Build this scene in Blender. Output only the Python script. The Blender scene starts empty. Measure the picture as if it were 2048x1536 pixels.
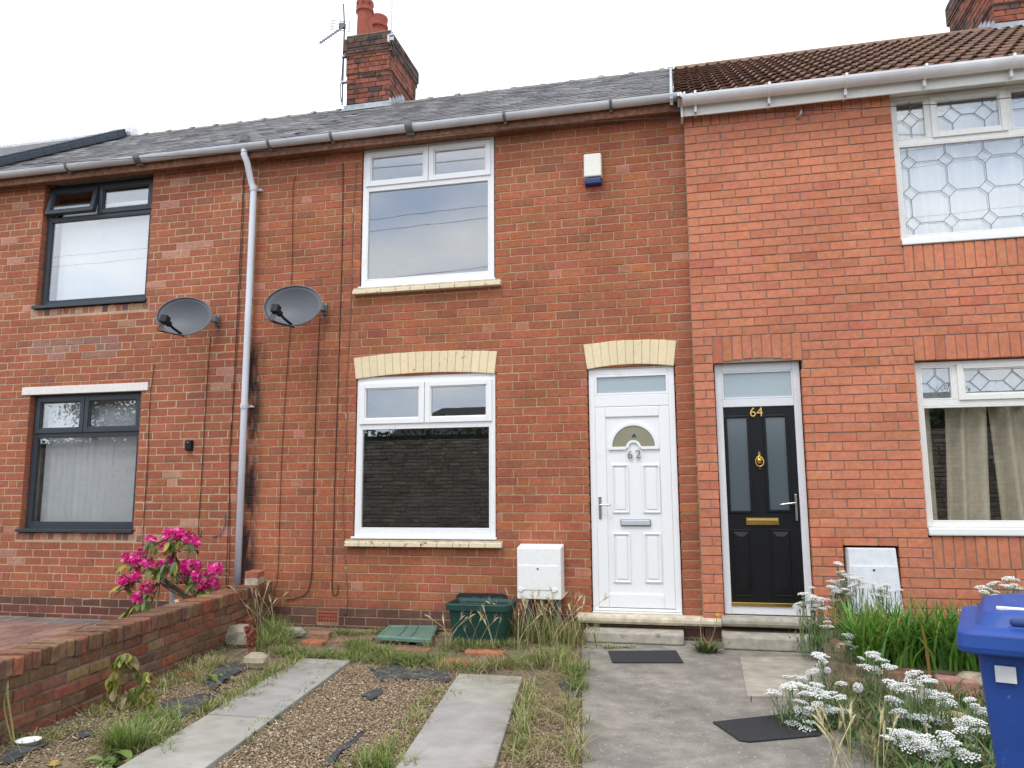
import bpy, math, random
import numpy as np
from mathutils import Matrix, Vector, Euler
random.seed(7); rng = np.random.default_rng(11)
sc = bpy.context.scene
col = sc.collection
R = math.radians

# ------------------------------------------------------------------ camera, world, sun, exposure
CF, CYAW, CPIT, CROLL = 1524.95, 0.22277, 0.13914, -0.00583          # focal length in px of a 2048 px wide frame
CPOS = np.array([0.92699, -7.56326, 1.40])
_f = np.array([-math.sin(CYAW)*math.cos(CPIT), math.cos(CYAW)*math.cos(CPIT), math.sin(CPIT)])
_r = np.array([math.cos(CYAW), math.sin(CYAW), 0.0]); _u = np.cross(_r, _f)
CR = math.cos(CROLL)*_r + math.sin(CROLL)*_u
CU = -math.sin(CROLL)*_r + math.cos(CROLL)*_u
CW = _f
cam_d = bpy.data.cameras.new('camera'); cam = bpy.data.objects.new('camera', cam_d); col.objects.link(cam)
cam_d.sensor_width = 36; cam_d.lens = 36*CF/2048; cam_d.clip_start = 0.05; cam_d.clip_end = 900
M = Matrix(((CR[0], CU[0], -CW[0], CPOS[0]), (CR[1], CU[1], -CW[1], CPOS[1]), (CR[2], CU[2], -CW[2], CPOS[2]), (0, 0, 0, 1)))
cam.matrix_world = M
sc.camera = cam

def _ray(u, v): return (u-1024)/CF*CR - (v-768)/CF*CU + CW
def at(u, v, Y=0.0):                       # a point measured in the photograph, on the upright plane y = Y
    d = _ray(u, v); t = (Y-CPOS[1])/d[1]; p = CPOS+t*d; return Vector((p[0], Y, p[2]))
def gz(u, v, Z=0.0):                       # the same on a level plane
    d = _ray(u, v); t = (Z-CPOS[2])/d[2]; p = CPOS+t*d; return Vector((p[0], p[1], Z))
def proj(p):
    w = np.asarray(p)-CPOS; k = w@CW
    return (1024+CF*(w@CR)/k, 768-CF*(w@CU)/k, k)

SUN_EL, SUN_AZ = R(60), R(196)             # soft sun behind thin cloud, behind the camera's left shoulder
wd = bpy.data.worlds.new('World'); sc.world = wd; wd.use_nodes = True
nt = wd.node_tree; nt.nodes.clear()
def wn(t, **k):
    n = nt.nodes.new(t)
    for a, b in k.items(): setattr(n, a, b)
    return n
sky = wn('ShaderNodeTexSky', sky_type='NISHITA', sun_disc=False, sun_elevation=SUN_EL, sun_rotation=SUN_AZ)
bg1 = wn('ShaderNodeBackground'); bg1.inputs[1].default_value = 0.12
nt.links.new(sky.outputs[0], bg1.inputs[0])
tc = wn('ShaderNodeTexCoord'); mp = wn('ShaderNodeMapping'); mp.inputs['Scale'].default_value = (1, 1, 2.6)
nz = wn('ShaderNodeTexNoise'); nz.inputs['Scale'].default_value = 4.2; nz.inputs['Detail'].default_value = 5
cr = wn('ShaderNodeValToRGB'); cr.color_ramp.elements[0].position = .32; cr.color_ramp.elements[1].position = .68
cr.color_ramp.elements[0].color = (.52, .62, .80, 1); cr.color_ramp.elements[1].color = (1, 1, 1, 1)
bg2 = wn('ShaderNodeBackground'); bg2.inputs[1].default_value = 1.95
mx = wn('ShaderNodeMixShader'); mx.inputs[0].default_value = .86; wo = wn('ShaderNodeOutputWorld')
nt.links.new(tc.outputs['Generated'], mp.inputs[0]); nt.links.new(mp.outputs[0], nz.inputs[0]); nt.links.new(nz.outputs[0], cr.inputs[0])
nt.links.new(cr.outputs[0], bg2.inputs[0]); nt.links.new(bg1.outputs[0], mx.inputs[1]); nt.links.new(bg2.outputs[0], mx.inputs[2]); nt.links.new(mx.outputs[0], wo.inputs[0])
sd = bpy.data.lights.new('sun', 'SUN'); sd.energy = 1.3; sd.angle = R(18); sd.color = (1, .97, .92)
sun = bpy.data.objects.new('sun', sd); col.objects.link(sun)
_sd = Vector((math.sin(SUN_AZ)*math.cos(SUN_EL), math.cos(SUN_AZ)*math.cos(SUN_EL), math.sin(SUN_EL)))
sun.rotation_euler = _sd.to_track_quat('Z', 'Y').to_euler(); sun.location = (0, -6, 14)
sc.view_settings.view_transform = 'Standard'; sc.view_settings.look = 'None'; sc.view_settings.gamma = 1
sc.view_settings.exposure = 0.28
sc.render.engine = 'CYCLES'
sc.cycles.max_bounces = 7; sc.cycles.transparent_max_bounces = 14; sc.cycles.diffuse_bounces = 3; sc.cycles.glossy_bounces = 4

# ------------------------------------------------------------------ materials
def new_mat(name):
    m = bpy.data.materials.new(name); m.use_nodes = True; t = m.node_tree
    for n in list(t.nodes): t.nodes.remove(n)
    out = t.nodes.new('ShaderNodeOutputMaterial'); return m, t, out
def nd(t, typ, ins=None, **k):
    n = t.nodes.new(typ)
    for a, b in k.items(): setattr(n, a, b)
    for a, b in (ins or {}).items():
        if hasattr(b, 'links') or isinstance(b, bpy.types.NodeSocket): t.links.new(b, n.inputs[a])
        else: n.inputs[a].default_value = b
    return n
def noise(t, scale, detail=4, vec=None, rough=.55):
    n = nd(t, 'ShaderNodeTexNoise', {'Scale': scale, 'Detail': detail, 'Roughness': rough})
    if vec is None: vec = nd(t, 'ShaderNodeNewGeometry').outputs['Position']
    t.links.new(vec, n.inputs['Vector']); return n.outputs['Fac']
def mrange(t, v, a, b, c, d, smooth=False):
    n = nd(t, 'ShaderNodeMapRange', {0: v, 1: a, 2: b, 3: c, 4: d})
    if smooth: n.interpolation_type = 'SMOOTHSTEP'
    return n.outputs[0]
def math_(t, op, a, b=0.0):
    n = t.nodes.new('ShaderNodeMath'); n.operation = op
    for i, x in enumerate((a, b)):
        if isinstance(x, bpy.types.NodeSocket): t.links.new(x, n.inputs[i])
        else: n.inputs[i].default_value = x
    return n.outputs[0]
def mixc(t, fac, a, b, mode='MIX'):
    n = t.nodes.new('ShaderNodeMix'); n.data_type = 'RGBA'; n.blend_type = mode
    for i, x in ((0, fac), (6, a), (7, b)):
        if isinstance(x, bpy.types.NodeSocket): t.links.new(x, n.inputs[i])
        else: n.inputs[i].default_value = x if i == 0 else (*x[:3], 1)
    return n.outputs[2]
def scalec(t, c, f):                       # colour times a value socket
    n = t.nodes.new('ShaderNodeVectorMath'); n.operation = 'SCALE'
    t.links.new(c, n.inputs[0]); t.links.new(f, n.inputs[3]); return n.outputs[0]
def position(t):
    s = nd(t, 'ShaderNodeSeparateXYZ'); t.links.new(nd(t, 'ShaderNodeNewGeometry').outputs['Position'], s.inputs[0]); return s.outputs
def soot(t, c, amount=.95):                # the black stain that runs down behind the leaking downpipe, and damp grime along the foot of the wall
    x, y, z = position(t)[:3]
    ax = math_(t, 'ABSOLUTE', math_(t, 'SUBTRACT', x, -3.74))
    m = mrange(t, ax, .03, .19, 1, 0, True)
    mpn = nd(t, 'ShaderNodeMapping', {'Scale': (5, 5, 1.1)}); t.links.new(nd(t, 'ShaderNodeNewGeometry').outputs['Position'], mpn.inputs[0])
    n1 = noise(t, 2.2, 5, mpn.outputs[0])
    m = math_(t, 'MULTIPLY', m, mrange(t, n1, .34, .58, 0, 1, True))
    zz = mrange(t, z, 2.9, 3.15, 1, 0, True)
    m = math_(t, 'MULTIPLY', math_(t, 'MULTIPLY', m, zz), amount)
    c = mixc(t, m, c, (.022, .018, .018))
    n2 = noise(t, 3.5, 4)
    g = math_(t, 'MULTIPLY', mrange(t, z, .05, .5, .55, 0, True), mrange(t, n2, .3, .7, .2, 1))
    return mixc(t, g, c, (.07, .045, .04))
def tintmat(name, src='attr', rough=.85, var=.22, scale=35, bump=.35, bscale=160, spec=.25, trans=0.0, grime=None, patch=0.0, moss=None, specks=None, metallic=0.0):
    m, t, out = new_mat(name)
    if src == 'attr': c = nd(t, 'ShaderNodeAttribute', attribute_name='tint').outputs['Color']
    elif src == 'obj': c = nd(t, 'ShaderNodeObjectInfo').outputs['Color']
    else:
        rgb = nd(t, 'ShaderNodeRGB'); rgb.outputs[0].default_value = (*src, 1); c = rgb.outputs[0]
    if var: c = scalec(t, c, mrange(t, noise(t, scale, 5), .25, .75, 1-var, 1+var))
    if patch: c = scalec(t, c, mrange(t, noise(t, 1.6, 4), .3, .7, 1-patch, 1+patch*.6))
    if specks:
        k = mrange(t, noise(t, specks[0], 2), specks[1], specks[1]+.06, 0, 1); c = mixc(t, k, c, specks[2])
    if moss:
        k = math_(t, 'MULTIPLY', mrange(t, noise(t, moss[0], 6, rough=.7), moss[1], moss[1]+.12, 0, 1), moss[3]); c = mixc(t, k, c, moss[2])
    if grime: c = grime(t, c)
    b = nd(t, 'ShaderNodeBsdfPrincipled', {'Roughness': rough, 'Specular IOR Level': spec, 'Metallic': metallic})
    t.links.new(c, b.inputs['Base Color'])
    if bump:
        h = math_(t, 'ADD', noise(t, bscale, 4), math_(t, 'MULTIPLY', noise(t, bscale*.22, 3), 1.2))
        bp = nd(t, 'ShaderNodeBump', {'Strength': bump, 'Distance': .004, 'Height': h}); t.links.new(bp.outputs[0], b.inputs['Normal'])
    sh = b.outputs[0]
    if trans:
        tr = nd(t, 'ShaderNodeBsdfTranslucent'); t.links.new(c, tr.inputs[0])
        mxs = nd(t, 'ShaderNodeMixShader', {0: trans, 1: sh, 2: tr.outputs[0]}); sh = mxs.outputs[0]
    t.links.new(sh, out.inputs[0]); return m
def plain(name, c, rough=.5, **k): return tintmat(name, c, rough, **{**dict(var=.05, bump=0), **k})

def glass_mat(name, tint=(.985, .99, .99), base=.095, gain=1.6, rough=0.0, frost=None):
    m, t, out = new_mat(name)
    ge = nd(t, 'ShaderNodeNewGeometry'); dt = t.nodes.new('ShaderNodeVectorMath'); dt.operation = 'DOT_PRODUCT'
    t.links.new(ge.outputs['Incoming'], dt.inputs[0]); t.links.new(ge.outputs['Normal'], dt.inputs[1])
    sch = math_(t, 'POWER', math_(t, 'SUBTRACT', 1.0, math_(t, 'ABSOLUTE', dt.outputs['Value'])), 5.0)
    fr = math_(t, 'ADD', math_(t, 'MULTIPLY', sch, .96), .04)
    fac = math_(t, 'MINIMUM', math_(t, 'ADD', math_(t, 'MULTIPLY', fr, gain), base), .95)
    gl = nd(t, 'ShaderNodeBsdfGlossy', {'Roughness': rough, 'Color': (.96, .98, 1, 1)})
    bp = nd(t, 'ShaderNodeBump', {'Strength': .03, 'Distance': .02, 'Height': noise(t, 1.4, 2)}); t.links.new(bp.outputs[0], gl.inputs['Normal'])
    if frost:
        tr = nd(t, 'ShaderNodeBsdfPrincipled', {'Base Color': (*frost, 1), 'Roughness': .35})
        b2 = nd(t, 'ShaderNodeBump', {'Strength': .5, 'Distance': .004, 'Height': noise(t, 130, 3)}); t.links.new(b2.outputs[0], tr.inputs['Normal'])
    else: tr = nd(t, 'ShaderNodeBsdfTransparent', {'Color': (*tint, 1)})
    mxs = nd(t, 'ShaderNodeMixShader', {0: fac, 1: tr.outputs[0], 2: gl.outputs[0]}); t.links.new(mxs.outputs[0], out.inputs[0]); return m

MT = {}
MT['brick_a'] = tintmat('old_brick_joined', 'attr', .88, .24, 26, .5, 150, grime=soot, patch=.20)
MT['brick_o'] = tintmat('old_brick', 'obj', .88, .24, 26, .5, 150, grime=soot, patch=.20)
MT['brick2_a'] = tintmat('new_brick_joined', 'attr', .85, .17, 22, .4, 220, patch=.15)
MT['brick2_o'] = tintmat('new_brick', 'obj', .85, .17, 22, .4, 220, patch=.15)
MT['stack_o'] = tintmat('sooty_chimney_brick', 'obj', .9, .3, 14, .5, 120, patch=.2, moss=(5, .50, (.035, .03, .028), .85))
MT['gwall_o'] = tintmat('weathered_wall_brick', 'obj', .92, .34, 22, .7, 110, patch=.2, moss=(9, .60, (.10, .105, .05), .65))
MT['mortar_tan'] = tintmat('tan_mortar', (.44, .31, .19), .95, .25, 40, .6, 180, grime=soot, patch=.2)
MT['mortar_cream'] = tintmat('cream_mortar', (.47, .345, .225), .95, .22, 40, .6, 180, grime=soot, patch=.15)
MT['mortar_grey'] = tintmat('grey_mortar', (.27, .19, .16), .95, .15, 40, .5, 180)
MT['mortar_dark'] = tintmat('dirty_mortar', (.20, .17, .12), .95, .35, 25, .6, 140, moss=(8, .55, (.11, .12, .06), .7))
MT['mortar_soot'] = tintmat('sooty_mortar', (.13, .09, .07), .95, .35, 25, .6, 140)
MT['upvc'] = plain('white_upvc', (.80, .80, .79), .32, spec=.45, var=.02, moss=(5, .60, (.66, .64, .58), .5))
MT['upvc_old'] = plain('greyed_white_upvc', (.66, .67, .68), .4, var=.06, patch=.05)
MT['upvc_cream'] = plain('aged_white_upvc', (.74, .73, .69), .36, var=.05)
MT['anthracite'] = plain('anthracite_frame', (.035, .043, .052), .42, spec=.4, bump=.08, bscale=300)
MT['glass'] = glass_mat('window_glass')
MT['glass_frost'] = glass_mat('frosted_glass', frost=(.30, .36, .38), base=.02, gain=.9, rough=.12)
MT['glass_dark'] = glass_mat('obscure_door_glass', frost=(.05, .075, .085), base=.05, gain=1.2, rough=.16)
MT['glass_olive'] = glass_mat('amber_door_glass', frost=(.24, .22, .13), base=.02, gain=.7, rough=.2)
MT['cream'] = tintmat('cream_masonry_paint', 'attr', .7, .06, 30, .5, 90, specks=(16, .70, (.28, .17, .11)), patch=.06)
MT['black_door'] = plain('black_door_skin', (.005, .005, .006), .38, spec=.3, bump=.08, bscale=90)
MT['gold'] = plain('polished_brass', (.75, .50, .14), .22, metallic=1.0)
MT['chrome'] = plain('brushed_chrome', (.55, .55, .56), .25, metallic=1.0)
MT['numeral'] = plain('dull_grey_numeral', (.20, .19, .17), .45)
MT['silver'] = plain('satin_silver', (.62, .66, .70), .38, metallic=.6)
MT['rust_fascia'] = tintmat('weathered_brown_fascia', (.24, .115, .07), .8, .45, 18, .4, 60, patch=.25, specks=(30, .66, (.33, .26, .2)))
MT['gutter_grey'] = plain('grey_white_gutter', (.60, .61, .63), .42, var=.10, scale=6, patch=.10)
MT['gutter_white'] = plain('white_gutter', (.78, .78, .79), .35, var=.10, scale=5, patch=.08, specks=(4.5, .66, (.45, .44, .42)))
MT['pipe_white'] = plain('pale_downpipe', (.66, .68, .73), .4, var=.04, patch=.06)
MT['gutter_joint'] = plain('grey_gutter_joint', (.16, .16, .165), .6, var=.25)
MT['slate_a'] = tintmat('grey_slate_joined', 'attr', .8, .35, 22, .5, 60, moss=(10, .60, (.30, .30, .26), .7), patch=.2)
MT['slate_o'] = tintmat('grey_slate', 'obj', .8, .35, 22, .5, 60, moss=(10, .60, (.30, .30, .26), .7), patch=.2)
MT['tile_o'] = tintmat('brown_roof_tile', 'obj', .82, .25, 25, .5, 90, moss=(6, .60, (.20, .165, .06), .6), patch=.2)
MT['ridge'] = tintmat('weathered_ridge', 'obj', .9, .35, 22, .6, 60, moss=(11, .55, (.24, .22, .14), .7))
MT['blue_tile'] = plain('blue_black_verge_tile', (.06, .072, .09), .5, var=.15, bump=.2)
MT['lead'] = plain('lead_flashing', (.36, .39, .41), .55, var=.3, scale=9, bump=.3, bscale=30)
MT['terracotta'] = tintmat('terracotta', (.33, .085, .055), .75, .2, 10, .25, 80, patch=.15)
MT['cream_pot'] = tintmat('buff_clay_pot', (.62, .46, .30), .75, .1, 14, .2, 70)
MT['dish'] = plain('dark_grey_dish', (.085, .09, .10), .5, var=.08, spec=.4)
MT['blackp'] = plain('black_plastic', (.012, .012, .013), .5, var=.15)
MT['cable'] = plain('black_cable', (.020, .014, .012), .6)
MT['cable_copper'] = tintmat('flaking_painted_cable', (.26, .13, .08), .6, .3, 9, 0, specks=(7, .60, (.6, .5, .4)))
MT['steel'] = plain('galvanised_steel', (.42, .44, .46), .5, metallic=.7, var=.2)
MT['wire'] = plain('grey_overhead_wire', (.03, .03, .03), .6)
MT['white_plastic'] = plain('white_plastic', (.80, .80, .77), .4)
MT['meter_grey'] = tintmat('weathered_meter_box', (.66, .68, .69), .55, .10, 12, .05, 60, specks=(38, .68, (.40, .40, .38)))
MT['cream_plastic'] = plain('cream_plastic', (.78, .76, .66), .4)
MT['blue_plastic'] = plain('navy_plastic', (.03, .05, .16), .35)
MT['bin_blue'] = tintmat('blue_bin_plastic', (.014, .060, .27), .48, .14, 8, .15, 260, spec=.4, patch=.12, specks=(24, .72, (.10, .15, .36)))
MT['white_paint'] = tintmat('hand_painted_white', (.74, .70, .66), .7, .1, 30, 0)
MT['sticker'] = tintmat('torn_paper_sticker', (.62, .64, .64), .7, .12, 40, 0)
MT['green_box'] = tintmat('dark_green_box_plastic', (.012, .052, .043), .42, .15, 14, .05, 120, spec=.45)
MT['green_lid'] = tintmat('faded_green_lid', (.115, .195, .155), .6, .15, 9, .1, 80, specks=(60, .70, (.25, .28, .24)))
MT['concrete'] = tintmat('path_concrete', (.235, .213, .182), .92, .30, 7, .5, 160, patch=.28, moss=(2.6, .52, (.15, .138, .12), .55), specks=(60, .64, (.42, .39, .34)))
MT['concrete_new'] = tintmat('pale_screed', (.34, .305, .25), .92, .22, 9, .4, 160, patch=.2, specks=(50, .69, (.28, .25, .2)))
MT['slab'] = tintmat('grey_paving_slab', 'obj', .9, .16, 6, .35, 170, patch=.12, specks=(26, .73, (.10, .09, .075)))
MT['stone_step'] = tintmat('worn_step_concrete', (.36, .33, .27), .92, .3, 10, .6, 110, patch=.15, moss=(14, .58, (.13, .13, .09), .7))
MT['stone_sill'] = tintmat('painted_sill_stone', (.55, .48, .35), .85, .3, 14, .6, 60, moss=(17, .58, (.28, .25, .19), .8))
MT['stone'] = tintmat('rough_stone', 'obj', .92, .3, 14, .8, 60, patch=.15)
MT['paver'] = tintmat('block_paver', 'obj', .9, .2, 30, .4, 160, patch=.15)
MT['soil'] = tintmat('dry_soil', (.17, .128, .085), .97, .45, 14, 1.0, 90, patch=.3, moss=(5, .56, (.105, .13, .04), .75), specks=(70, .66, (.30, .25, .17)))
MT['joint_sand'] = tintmat('paver_joint_sand', (.10, .07, .055), .97, .3, 30, .5, 100)
MT['gravel'] = tintmat('gravel_stones', 'attr', .85, .15, 60, .2, 300)
MT['membrane'] = tintmat('black_weed_membrane', (.06, .064, .07), .85, .35, 10, .4, 400, spec=.2, specks=(22, .62, (.20, .165, .12)))
MT['rubber'] = tintmat('black_rubber_mat', (.035, .035, .038), .85, .2, 60, .8, 420, specks=(48, .73, (.25, .23, .19)))
MT['leaf'] = tintmat('leaf', 'attr', .5, .15, 25, 0, spec=.35, trans=.30)
MT['leaf_o'] = tintmat('leaf_single', 'obj', .45, .12, 30, 0, spec=.4, trans=.25)
MT['grass'] = tintmat('grass', 'attr', .6, .12, 12, 0, spec=.25, trans=.30)
MT['petal_pink'] = tintmat('magenta_petals', 'attr', .6, .12, 60, 0, trans=.3)
MT['petal_white'] = tintmat('white_florets', 'attr', .7, .05, 60, 0, trans=.15)
MT['stem'] = tintmat('stem', 'attr', .7, .2, 40, 0)
MT['bark'] = tintmat('bark', (.09, .07, .05), .9, .3, 20, .6, 40)
MT['turf'] = tintmat('artificial_turf', (.012, .13, .055), .8, .3, 120, .6, 300)
MT['room'] = plain('room_plaster', (.36, .35, .33), .9, var=.1)
MT['room_floor'] = plain('room_floor', (.10, .085, .07), .8, var=.2)
MT['blind'] = plain('blind_fabric', (.84, .86, .86), .8, trans=.25)
MT['net'] = plain('net_curtain', (.84, .86, .86), .8, trans=.4)
MT['curtain'] = tintmat('beige_curtain', (.74, .66, .50), .85, .1, 20, .1, 200, trans=.2)
MT['tarmac'] = tintmat('tarmac', (.05, .05, .05), .92, .25, 20, .4, 150)
MT['pavement'] = tintmat('pavement', (.24, .23, .21), .92, .2, 4, .3, 100)
MT['farstone'] = tintmat('rubble_stone_wall', (.19, .165, .13), .95, .6, 4, .8, 20, patch=.4)
MT['farroof'] = tintmat('far_roof', (.06, .055, .055), .85, .3, 6, .3, 30)
MT['farwall'] = tintmat('far_wall', (.30, .17, .12), .9, .2, 6, .3, 60)

# ------------------------------------------------------------------ mesh and object helpers
WL = {}                                     # world origin of every object
class MB:
    def __init__(s): s.v = []; s.f = []; s.c = []
    def add(s, vs, fs, c=(1, 1, 1)):
        b = len(s.v); s.v += [tuple(map(float, p)) for p in vs]; s.f += [tuple(i+b for i in q) for q in fs]; s.c += [c]*len(vs); return s
    def box(s, x0, x1, y0, y1, z0, z1, c=(1, 1, 1), M=None):
        vs = [Vector(p) for p in ((x0, y0, z0), (x1, y0, z0), (x1, y1, z0), (x0, y1, z0), (x0, y0, z1), (x1, y0, z1), (x1, y1, z1), (x0, y1, z1))]
        if M is not None: vs = [M @ p for p in vs]
        return s.add(vs, [(0, 3, 2, 1), (4, 5, 6, 7), (0, 1, 5, 4), (1, 2, 6, 5), (2, 3, 7, 6), (3, 0, 4, 7)], c)
    def poly(s, pts, depth, c=(1, 1, 1)):   # pts on an upright plane (counter-clockwise seen from -y), pushed along +y
        n = len(pts); d = Vector(depth)
        vs = [Vector(p) for p in pts] + [Vector(p)+d for p in pts]
        fs = [tuple(range(n)), tuple(range(2*n-1, n-1, -1))] + [(i, i+n, (i+1) % n+n, (i+1) % n) for i in range(n)]
        return s.add(vs, fs, c)
    def tube(s, pts, r, n=8, c=(1, 1, 1), close=False):
        pts = [Vector(p) for p in pts]; k = len(pts); rs = r if isinstance(r, (list, tuple)) else [r]*k
        vs = []; a = None
        for i, p in enumerate(pts):
            if close: d = pts[(i+1) % k]-pts[i-1]
            else: d = pts[min(i+1, k-1)]-pts[max(i-1, 0)]
            d = d.normalized() if d.length > 1e-9 else Vector((0, 0, 1))
            if a is None: a = d.orthogonal().normalized()
            a = (a-d*a.dot(d)); a = a.normalized() if a.length > 1e-6 else d.orthogonal().normalized()
            b = d.cross(a)
            vs += [p+(a*math.cos(2*math.pi*j/n)+b*math.sin(2*math.pi*j/n))*rs[i] for j in range(n)]
        fs = []
        for i in range(k if close else k-1):
            i2 = (i+1) % k
            fs += [(i*n+j, i*n+(j+1) % n, i2*n+(j+1) % n, i2*n+j) for j in range(n)]
        if not close: fs += [tuple(range(n-1, -1, -1)), tuple((k-1)*n+j for j in range(n))]
        return s.add(vs, fs, c)
    def lathe(s, prof, cen, n=20, c=(1, 1, 1), M=None):
        vs = []; cen = Vector(cen)
        for (r, z) in prof:
            for j in range(n):
                p = Vector((r*math.cos(2*math.pi*j/n), r*math.sin(2*math.pi*j/n), z)); p = (M @ p) if M is not None else p
                vs.append(p+cen)
        fs = []
        for i in range(len(prof)-1): fs += [(i*n+j, i*n+(j+1) % n, (i+1)*n+(j+1) % n, (i+1)*n+j) for j in range(n)]
        fs += [tuple(range(n-1, -1, -1)), tuple((len(prof)-1)*n+j for j in range(n))]
        return s.add(vs, fs, c)
    def build(s, name, mat, parent=None, smooth=False, bevel=0, kind=None, label=None, cat=None, group=None, origin=None, seg=2, auto=None):
        a = np.array(s.v)
        if origin is None: origin = Vector(((a[:, 0].min()+a[:, 0].max())/2, (a[:, 1].min()+a[:, 1].max())/2, a[:, 2].min()))
        me = bpy.data.meshes.new(name); me.from_pydata((a-np.array(origin)).tolist(), [], s.f)
        at_ = me.attributes.new('tint', 'FLOAT_COLOR', 'POINT')
        at_.data.foreach_set('color', np.array([(*c[:3], 1) for c in s.c], dtype=np.float32).ravel())
        me.materials.append(MT[mat] if isinstance(mat, str) else mat); me.update()
        o = bpy.data.objects.new(name, me); col.objects.link(o)
        if smooth: me.polygons.foreach_set('use_smooth', [True]*len(me.polygons))
        if bevel:
            m = o.modifiers.new('bevel', 'BEVEL'); m.width = bevel; m.segments = seg; m.limit_method = 'ANGLE'; m.angle_limit = R(35)
        return place(o, origin, parent, kind, label, cat, group)
def place(o, origin, parent=None, kind=None, label=None, cat=None, group=None):
    origin = Vector(origin); WL[o.name] = origin
    if parent is not None: o.parent = parent; o.location = origin-WL[parent.name]
    else: o.location = origin
    if kind: o['kind'] = kind
    if label: o['label'] = label
    if cat: o['category'] = cat
    if group: o['group'] = group
    return o
def thing(name, loc, label, cat, group=None):
    o = bpy.data.objects.new(name, None); o.empty_display_size = .2; col.objects.link(o); return place(o, loc, None, None, label, cat, group)
def inst(name, me, loc, parent, colr=None, rot=None, scale=None):
    o = bpy.data.objects.new(name, me); col.objects.link(o); place(o, loc, parent)
    if colr is not None: o.color = (*colr[:3], 1)
    if rot is not None: o.rotation_euler = rot
    if scale is not None: o.scale = scale
    return o
def smooth_path(pts, n=4):
    pts = [Vector(p) for p in pts]; out = []
    for i in range(len(pts)-1):
        p0 = pts[max(i-1, 0)]; p1 = pts[i]; p2 = pts[i+1]; p3 = pts[min(i+2, len(pts)-1)]
        for j in range(n):
            t = j/n; out.append(.5*((2*p1)+(p2-p0)*t+(2*p0-5*p1+4*p2-p3)*t*t+(3*p1-p0-3*p2+p3)*t**3))
    return out+[pts[-1]]
def text_mesh(s, size, ext, cen, mat, name, parent, bold=0.0, space=1.0, flat=False):
    cu = bpy.data.curves.new('t', 'FONT'); cu.body = s; cu.size = size; cu.extrude = ext; cu.offset = bold; cu.align_x = 'CENTER'; cu.align_y = 'CENTER'; cu.space_character = space
    to = bpy.data.objects.new('t', cu); me = bpy.data.meshes.new_from_object(to); bpy.data.objects.remove(to)
    if not flat: me.transform(Matrix.Rotation(R(90), 4, 'X'))
    me.name = name; me.materials.clear(); me.materials.append(MT[mat]); o = bpy.data.objects.new(name, me); col.objects.link(o); return place(o, cen, parent)

# ------------------------------------------------------------------ bricks
BM = {}
def brick_mesh(w, h, d, mat, var, ch=.004, jit=.0018, name='brick'):
    key = (round(w, 3), round(h, 3), round(d, 3), mat, var, name)
    if key in BM: return BM[key]
    r = random.Random(hash(key[:3])+var*131); vs = []
    for (y, ins) in ((d, 0), (ch, 0), (0, ch)):
        for (sx, sz) in ((-1, -1), (1, -1), (1, 1), (-1, 1)):
            vs.append((sx*(w/2-ins)+r.uniform(-jit, jit), y+(r.uniform(-jit, jit) if y < d else 0), sz*(h/2-ins)+r.uniform(-jit, jit)))
    fs = [(8, 9, 10, 11)]
    for a in (0, 4): fs += [(a+i, a+(i+1) % 4, a+4+(i+1) % 4, a+4+i) for i in range(4)]
    me = bpy.data.meshes.new(name); me.from_pydata(vs, [], fs); me.materials.append(MT[mat]); me.update(); BM[key] = me; return me
def rects_of_bond(x0, x1, z0, z1, L, H, zref, bond, xoff=0.0, jit=.004, seed=1):
    r = random.Random(seed); out = []
    k0 = math.floor((z0-zref)/H)-1; k1 = math.ceil((z1-zref)/H)+1
    for k in range(k0, k1):
        a = zref+k*H; b = a+H
        if b <= z0+.02 or a >= z1-.02: continue
        a = max(a, z0); b = min(b, z1)
        xs = x0-2*L+xoff-math.floor((xoff)/L)*L
        kind = bond(k); x = xs+kind[0]; i = 0; pat = kind[1]
        while x < x1:
            w = pat[i % len(pat)]*L; e = x+w+r.uniform(-jit, jit)
            if e > x0 and x < x1: out.append([max(x, x0), min(e, x1), a, b])
            x = e; i += 1
    return out
def tidy(rects, mn=.06):
    rows = {}
    for q in rects: rows.setdefault((round(q[2], 4), round(q[3], 4)), []).append(q)
    out = []
    for k, row in rows.items():
        row.sort(); i = 0
        while i < len(row):
            q = row[i]
            if q[1]-q[0] < mn and out and i > 0 and abs(out[-1][1]-q[0]) < 1e-6 and out[-1][2:] == q[2:]: out[-1] = [out[-1][0], q[1], q[2], q[3]]
            elif q[1]-q[0] < mn and i+1 < len(row) and abs(row[i+1][0]-q[1]) < 1e-6: row[i+1] = [q[0], *row[i+1][1:]]
            else: out.append(q)
            i += 1
    return out
def cut(rects, holes, mn=.002):
    for (hx0, hx1, hz0, hz1) in holes:
        nx = []
        for q in rects:
            a, b, c, d = q
            if b <= hx0 or a >= hx1 or d <= hz0 or c >= hz1: nx.append(q); continue
            if a < hx0-mn: nx.append([a, hx0, c, d])
            if b > hx1+mn: nx.append([hx1, b, c, d])
            m0, m1 = max(a, hx0), min(b, hx1)
            if m1-m0 > mn:
                if c < hz0-.02: nx.append([m0, m1, c, hz0])
                if d > hz1+.02: nx.append([m0, m1, hz1, d])
        rects = nx
    return rects
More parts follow.
